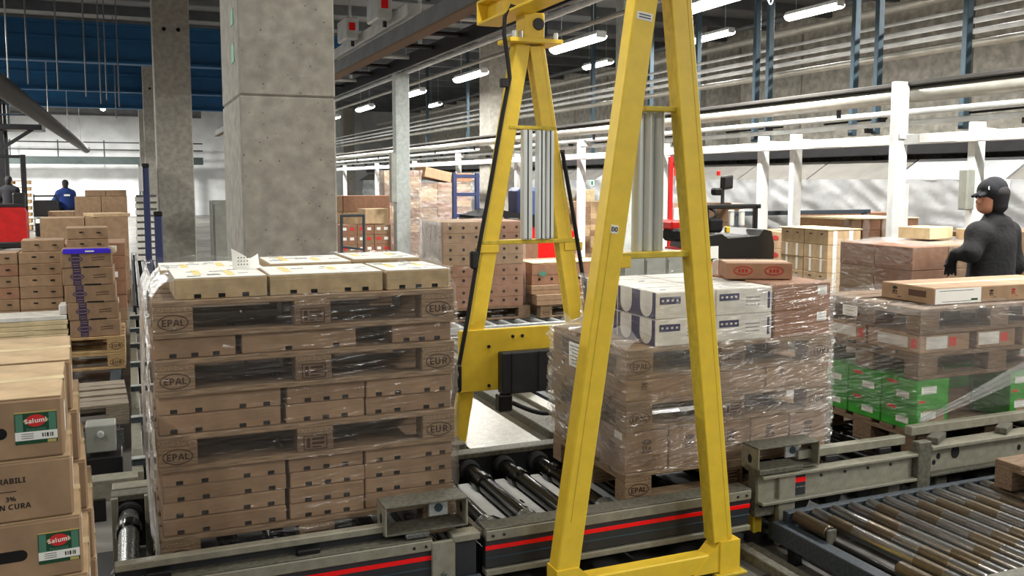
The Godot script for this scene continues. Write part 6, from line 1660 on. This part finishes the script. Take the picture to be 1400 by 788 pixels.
func trucks() -> void:
	# black ride-on truck with red flank, among the stacks
	var t := thing("pallet_truck", "black ride-on pallet truck with red flank and raised terminal screen", "truck", "", Vector3(5.98, 0, -8.41))
	var prof := [Vector2(-0.42, 0.12), Vector2(0.42, 0.12), Vector2(0.44, 1.10), Vector2(0.40, 1.24), Vector2(0.30, 1.26), Vector2(0.24, 1.19), Vector2(-0.16, 1.17), Vector2(-0.24, 1.22), Vector2(-0.40, 1.20), Vector2(-0.42, 1.05)]
	var b := part(t, "body", prism(prof, 0.72), M.black, Vector3(0, 0, 0))
	part(b, "recess", bx(0.42, 0.11, 0.02, 0.01), M.black_matt, Vector3(0.02, 0.90, 0.356))
	part(b, "recess_lip", bx(0.46, 0.02, 0.03, 0.006), M.black, Vector3(0.02, 0.835, 0.365))
	for e in [[-0.33, 1.03, 0.10, 0.13], [-0.33, 0.72, 0.09, 0.13], [0.14, 0.66, 0.12, 0.13]]: part(b, "decal", bx(e[2], e[3], 0.003, 0.001), M.paper, Vector3(e[0], e[1], 0.3615))
	part(b, "red_decal", bx(0.15, 0.09, 0.003, 0.001), M.red_truck, Vector3(-0.31, 0.885, 0.363))
	part(t, "red_flank", prism([Vector2(-0.62, 0.15), Vector2(-0.43, 0.15), Vector2(-0.43, 1.05), Vector2(-0.50, 1.05), Vector2(-0.62, 0.6)], 0.66), M.red_truck)
	part(t, "red_cap", bx(0.22, 0.10, 0.4, 0.02), M.red_truck, Vector3(-0.52, 1.30, -0.2))
	part(t, "seat_pad", bx(0.30, 0.14, 0.3, 0.03), M.black_matt, Vector3(-0.48, 1.20, -0.05))
	for s in [-0.26, 0.38]: part(t, "guard_post", bx(0.05, 0.28, 0.05, 0.01), M.black, Vector3(s, 1.36, 0.1))
	part(t, "guard_bar", bx(0.74, 0.05, 0.06, 0.01), M.black, Vector3(0.06, 1.50, 0.1))
	part(t, "guard_bar", bx(0.05, 0.05, 0.5, 0.01), M.black, Vector3(0.40, 1.50, -0.1))
	part(t, "lever_box", bx(0.2, 0.16, 0.2, 0.03), M.black_matt, Vector3(-0.16, 1.30, 0.05))
	part(t, "steering_wheel", lathe([Vector2(0.10, -0.012), Vector2(0.125, -0.012), Vector2(0.13, 0.0), Vector2(0.125, 0.012), Vector2(0.10, 0.012), Vector2(0.095, 0.0), Vector2(0.10, -0.012)], 22), M.black_matt, Vector3(-0.20, 1.42, 0.0), Vector3(0.5, 0, 0.3))
	for e in [[0.12, 1.37], [0.26, 1.37]]: part(t, "white_pack", bx(0.06, 0.18, 0.05, 0.02), M.paper, Vector3(e[0], e[1] + 0.0, 0.02))
	part(t, "yellow_cap", bx(0.05, 0.07, 0.05, 0.01), M.yellow, Vector3(0.0, 1.25, 0.12))
	rod(t, "terminal_arm", M.black, Vector3(-0.02, 1.5, 0.05), Vector3(0.0, 1.72, 0.02), 0.02)
	var scr := part(t, "terminal_case", bx(0.17, 0.15, 0.06, 0.012), M.black, Vector3(0.05, 1.76, 0.02), Vector3(0.1, 0.3, 0.1))
	part(scr, "terminal_glass", bx(0.13, 0.10, 0.004, 0.001), M.rail_dark, Vector3(0, 0.01, 0.031))
	part(t, "scanner", bx(0.11, 0.08, 0.08, 0.02), M.black_matt, Vector3(-0.10, 1.66, 0.05))
	part(t, "red_beacon", cyl(0.02, 0.05, 10), M.red, Vector3(-0.06, 1.86, 0.02))
	for s in [-0.2, 0.2]: part(t, "fork", bx(0.14, 0.05, 1.1, 0.01), M.steel_dark, Vector3(s, 0.06, -0.85))
	for e in [[-0.32, 0.2], [0.32, 0.2], [0.0, -0.2]]: wheel(t, 0.115, 0.09, Vector3(e[0], 0.115, e[1]))
	var note := thing("white_card", "white folded card standing on the film beside the black truck", "card", "", Vector3(2.97, 1.26, -4.22), 0.3)
	part(note, "card", bx(0.05, 0.09, 0.004, 0.001), M.paper, Vector3(0, 0.045, 0), Vector3(0.15, 0, 0.1))

	# red truck in the far aisle
	var r := thing("stand_on_truck", "red stand-on truck with black mast in the far aisle", "truck", "", Vector3(-2.85, 0, -26.3))
	part(r, "body", prism([Vector2(-0.55, 0.12), Vector2(0.50, 0.12), Vector2(0.50, 1.0), Vector2(0.44, 1.12), Vector2(-0.50, 1.12), Vector2(-0.55, 1.0)], 0.5), M.red_truck, Vector3(0.0, 0, 0.55))
	part(r, "bumper", bx(1.1, 0.16, 0.6, 0.03), M.black, Vector3(0, 0.20, 0.55))
	part(r, "top_panel", bx(0.95, 0.10, 0.45, 0.02), M.black, Vector3(0, 1.16, 0.5))
	part(r, "console", bx(0.28, 0.30, 0.3, 0.03), M.black, Vector3(0.34, 1.33, 0.5))
	part(r, "platform", bx(1.0, 0.10, 0.8, 0.01), M.black, Vector3(0, 0.16, -0.15))
	for s in [-0.35, 0.35]: part(r, "mast", bx(0.12, 2.4, 0.14, 0.01), M.steel_dark, Vector3(s, 1.25, -0.75))
	for y in [0.5, 1.4, 2.4]: part(r, "mast_tie", bx(0.7, 0.08, 0.1, 0.01), M.steel_dark, Vector3(0, y, -0.75))
	for s in [-0.25, 0.25]: part(r, "fork", bx(0.14, 0.05, 1.1, 0.01), M.steel_dark, Vector3(s, 0.06, -1.4))
	for e in [[-0.4, 0.6], [0.4, 0.6], [-0.4, -0.7], [0.4, -0.7]]: wheel(r, 0.13, 0.1, Vector3(e[0], 0.13, e[1]))
	# order trolley pushed by the worker in blue
	var o := thing("order_trolley", "dark order trolley loaded with crates before the worker in blue", "trolley", "", Vector3(-2.15, 0, -29.0))
	part(o, "base", bx(0.6, 0.12, 0.9, 0.02), M.wood_dark, Vector3(0, 0.16, 0))
	part(o, "load", bx(0.56, 0.5, 0.8, 0.02), M.steel_dark, Vector3(0, 0.48, 0))
	part(o, "upper_load", bx(0.62, 0.45, 0.7, 0.02), M.black, Vector3(0, 1.0, 0))
	for k in 3: part(o, "white_pack", bx(0.15, 0.12, 0.02, 0.005), M.paper, Vector3(-0.18 + 0.18 * k, 0.66, 0.41))
	part(o, "handle", bx(0.6, 0.05, 0.05, 0.01), M.black, Vector3(0, 1.35, 0.3))
	for s in [-0.28, 0.28]: part(o, "handle_post", bx(0.04, 0.30, 0.04, 0.005), M.black, Vector3(s, 1.25, 0.3))
	for e in [[-0.25, 0.35], [0.25, 0.35], [-0.25, -0.35], [0.25, -0.35]]: wheel(o, 0.08, 0.05, Vector3(e[0], 0.08, e[1]))
	# fork truck between the tall stack and the far gantry frame
	var f := thing("fork_truck", "low black and red fork truck with blue mast behind the fruit cartons", "truck", "", Vector3(5.95, 0, -13.9))
	part(f, "body", prism([Vector2(-0.95, 0.15), Vector2(0.75, 0.15), Vector2(0.75, 0.95), Vector2(0.35, 1.12), Vector2(-0.55, 1.18), Vector2(-0.90, 1.02)], 0.9), M.red_truck)
	part(f, "hood", prism([Vector2(-0.98, 0.98), Vector2(0.30, 1.06), Vector2(0.20, 1.20), Vector2(-0.55, 1.32), Vector2(-0.90, 1.22)], 0.94), M.black_matt)
	part(f, "seat", bx(0.4, 0.5, 0.5, 0.06), M.blue_post, Vector3(0.05, 1.42, 0))
	part(f, "steering_column", bx(0.08, 0.4, 0.08, 0.01), M.black, Vector3(0.45, 1.3, 0), Vector3(0, 0, -0.3))
	part(f, "steering_wheel", lathe([Vector2(0.13, -0.015), Vector2(0.16, -0.015), Vector2(0.165, 0.0), Vector2(0.16, 0.015), Vector2(0.13, 0.015), Vector2(0.125, 0.0), Vector2(0.13, -0.015)], 22), M.black_matt, Vector3(0.42, 1.52, 0), Vector3(0, 0, 0.4))
	part(f, "tail_light", bx(0.02, 0.08, 0.12, 0.005), M.red, Vector3(-0.92, 1.05, 0.3))
	for e in [[-0.95, 0.15], [-0.55, 0.15]]: part(f, "mast", bx(0.07, 1.75, 0.07, 0.008), M.blue_post, Vector3(e[0], 1.03, -0.6))
	for y in [1.2, 1.55, 1.85]: part(f, "mast_tie", bx(0.48, 0.06, 0.06, 0.006), M.blue_post, Vector3(-0.75, y, -0.6))
	for e in [[-0.6, 0.42], [0.5, 0.42], [-0.6, -0.42], [0.5, -0.42]]: wheel(f, 0.2, 0.14, Vector3(e[0], 0.2, e[1]), PI / 2)
	part(f, "paper", bx(0.16, 0.10, 0.01, 0.003), M.paper, Vector3(-0.70, 1.16, 0.474))
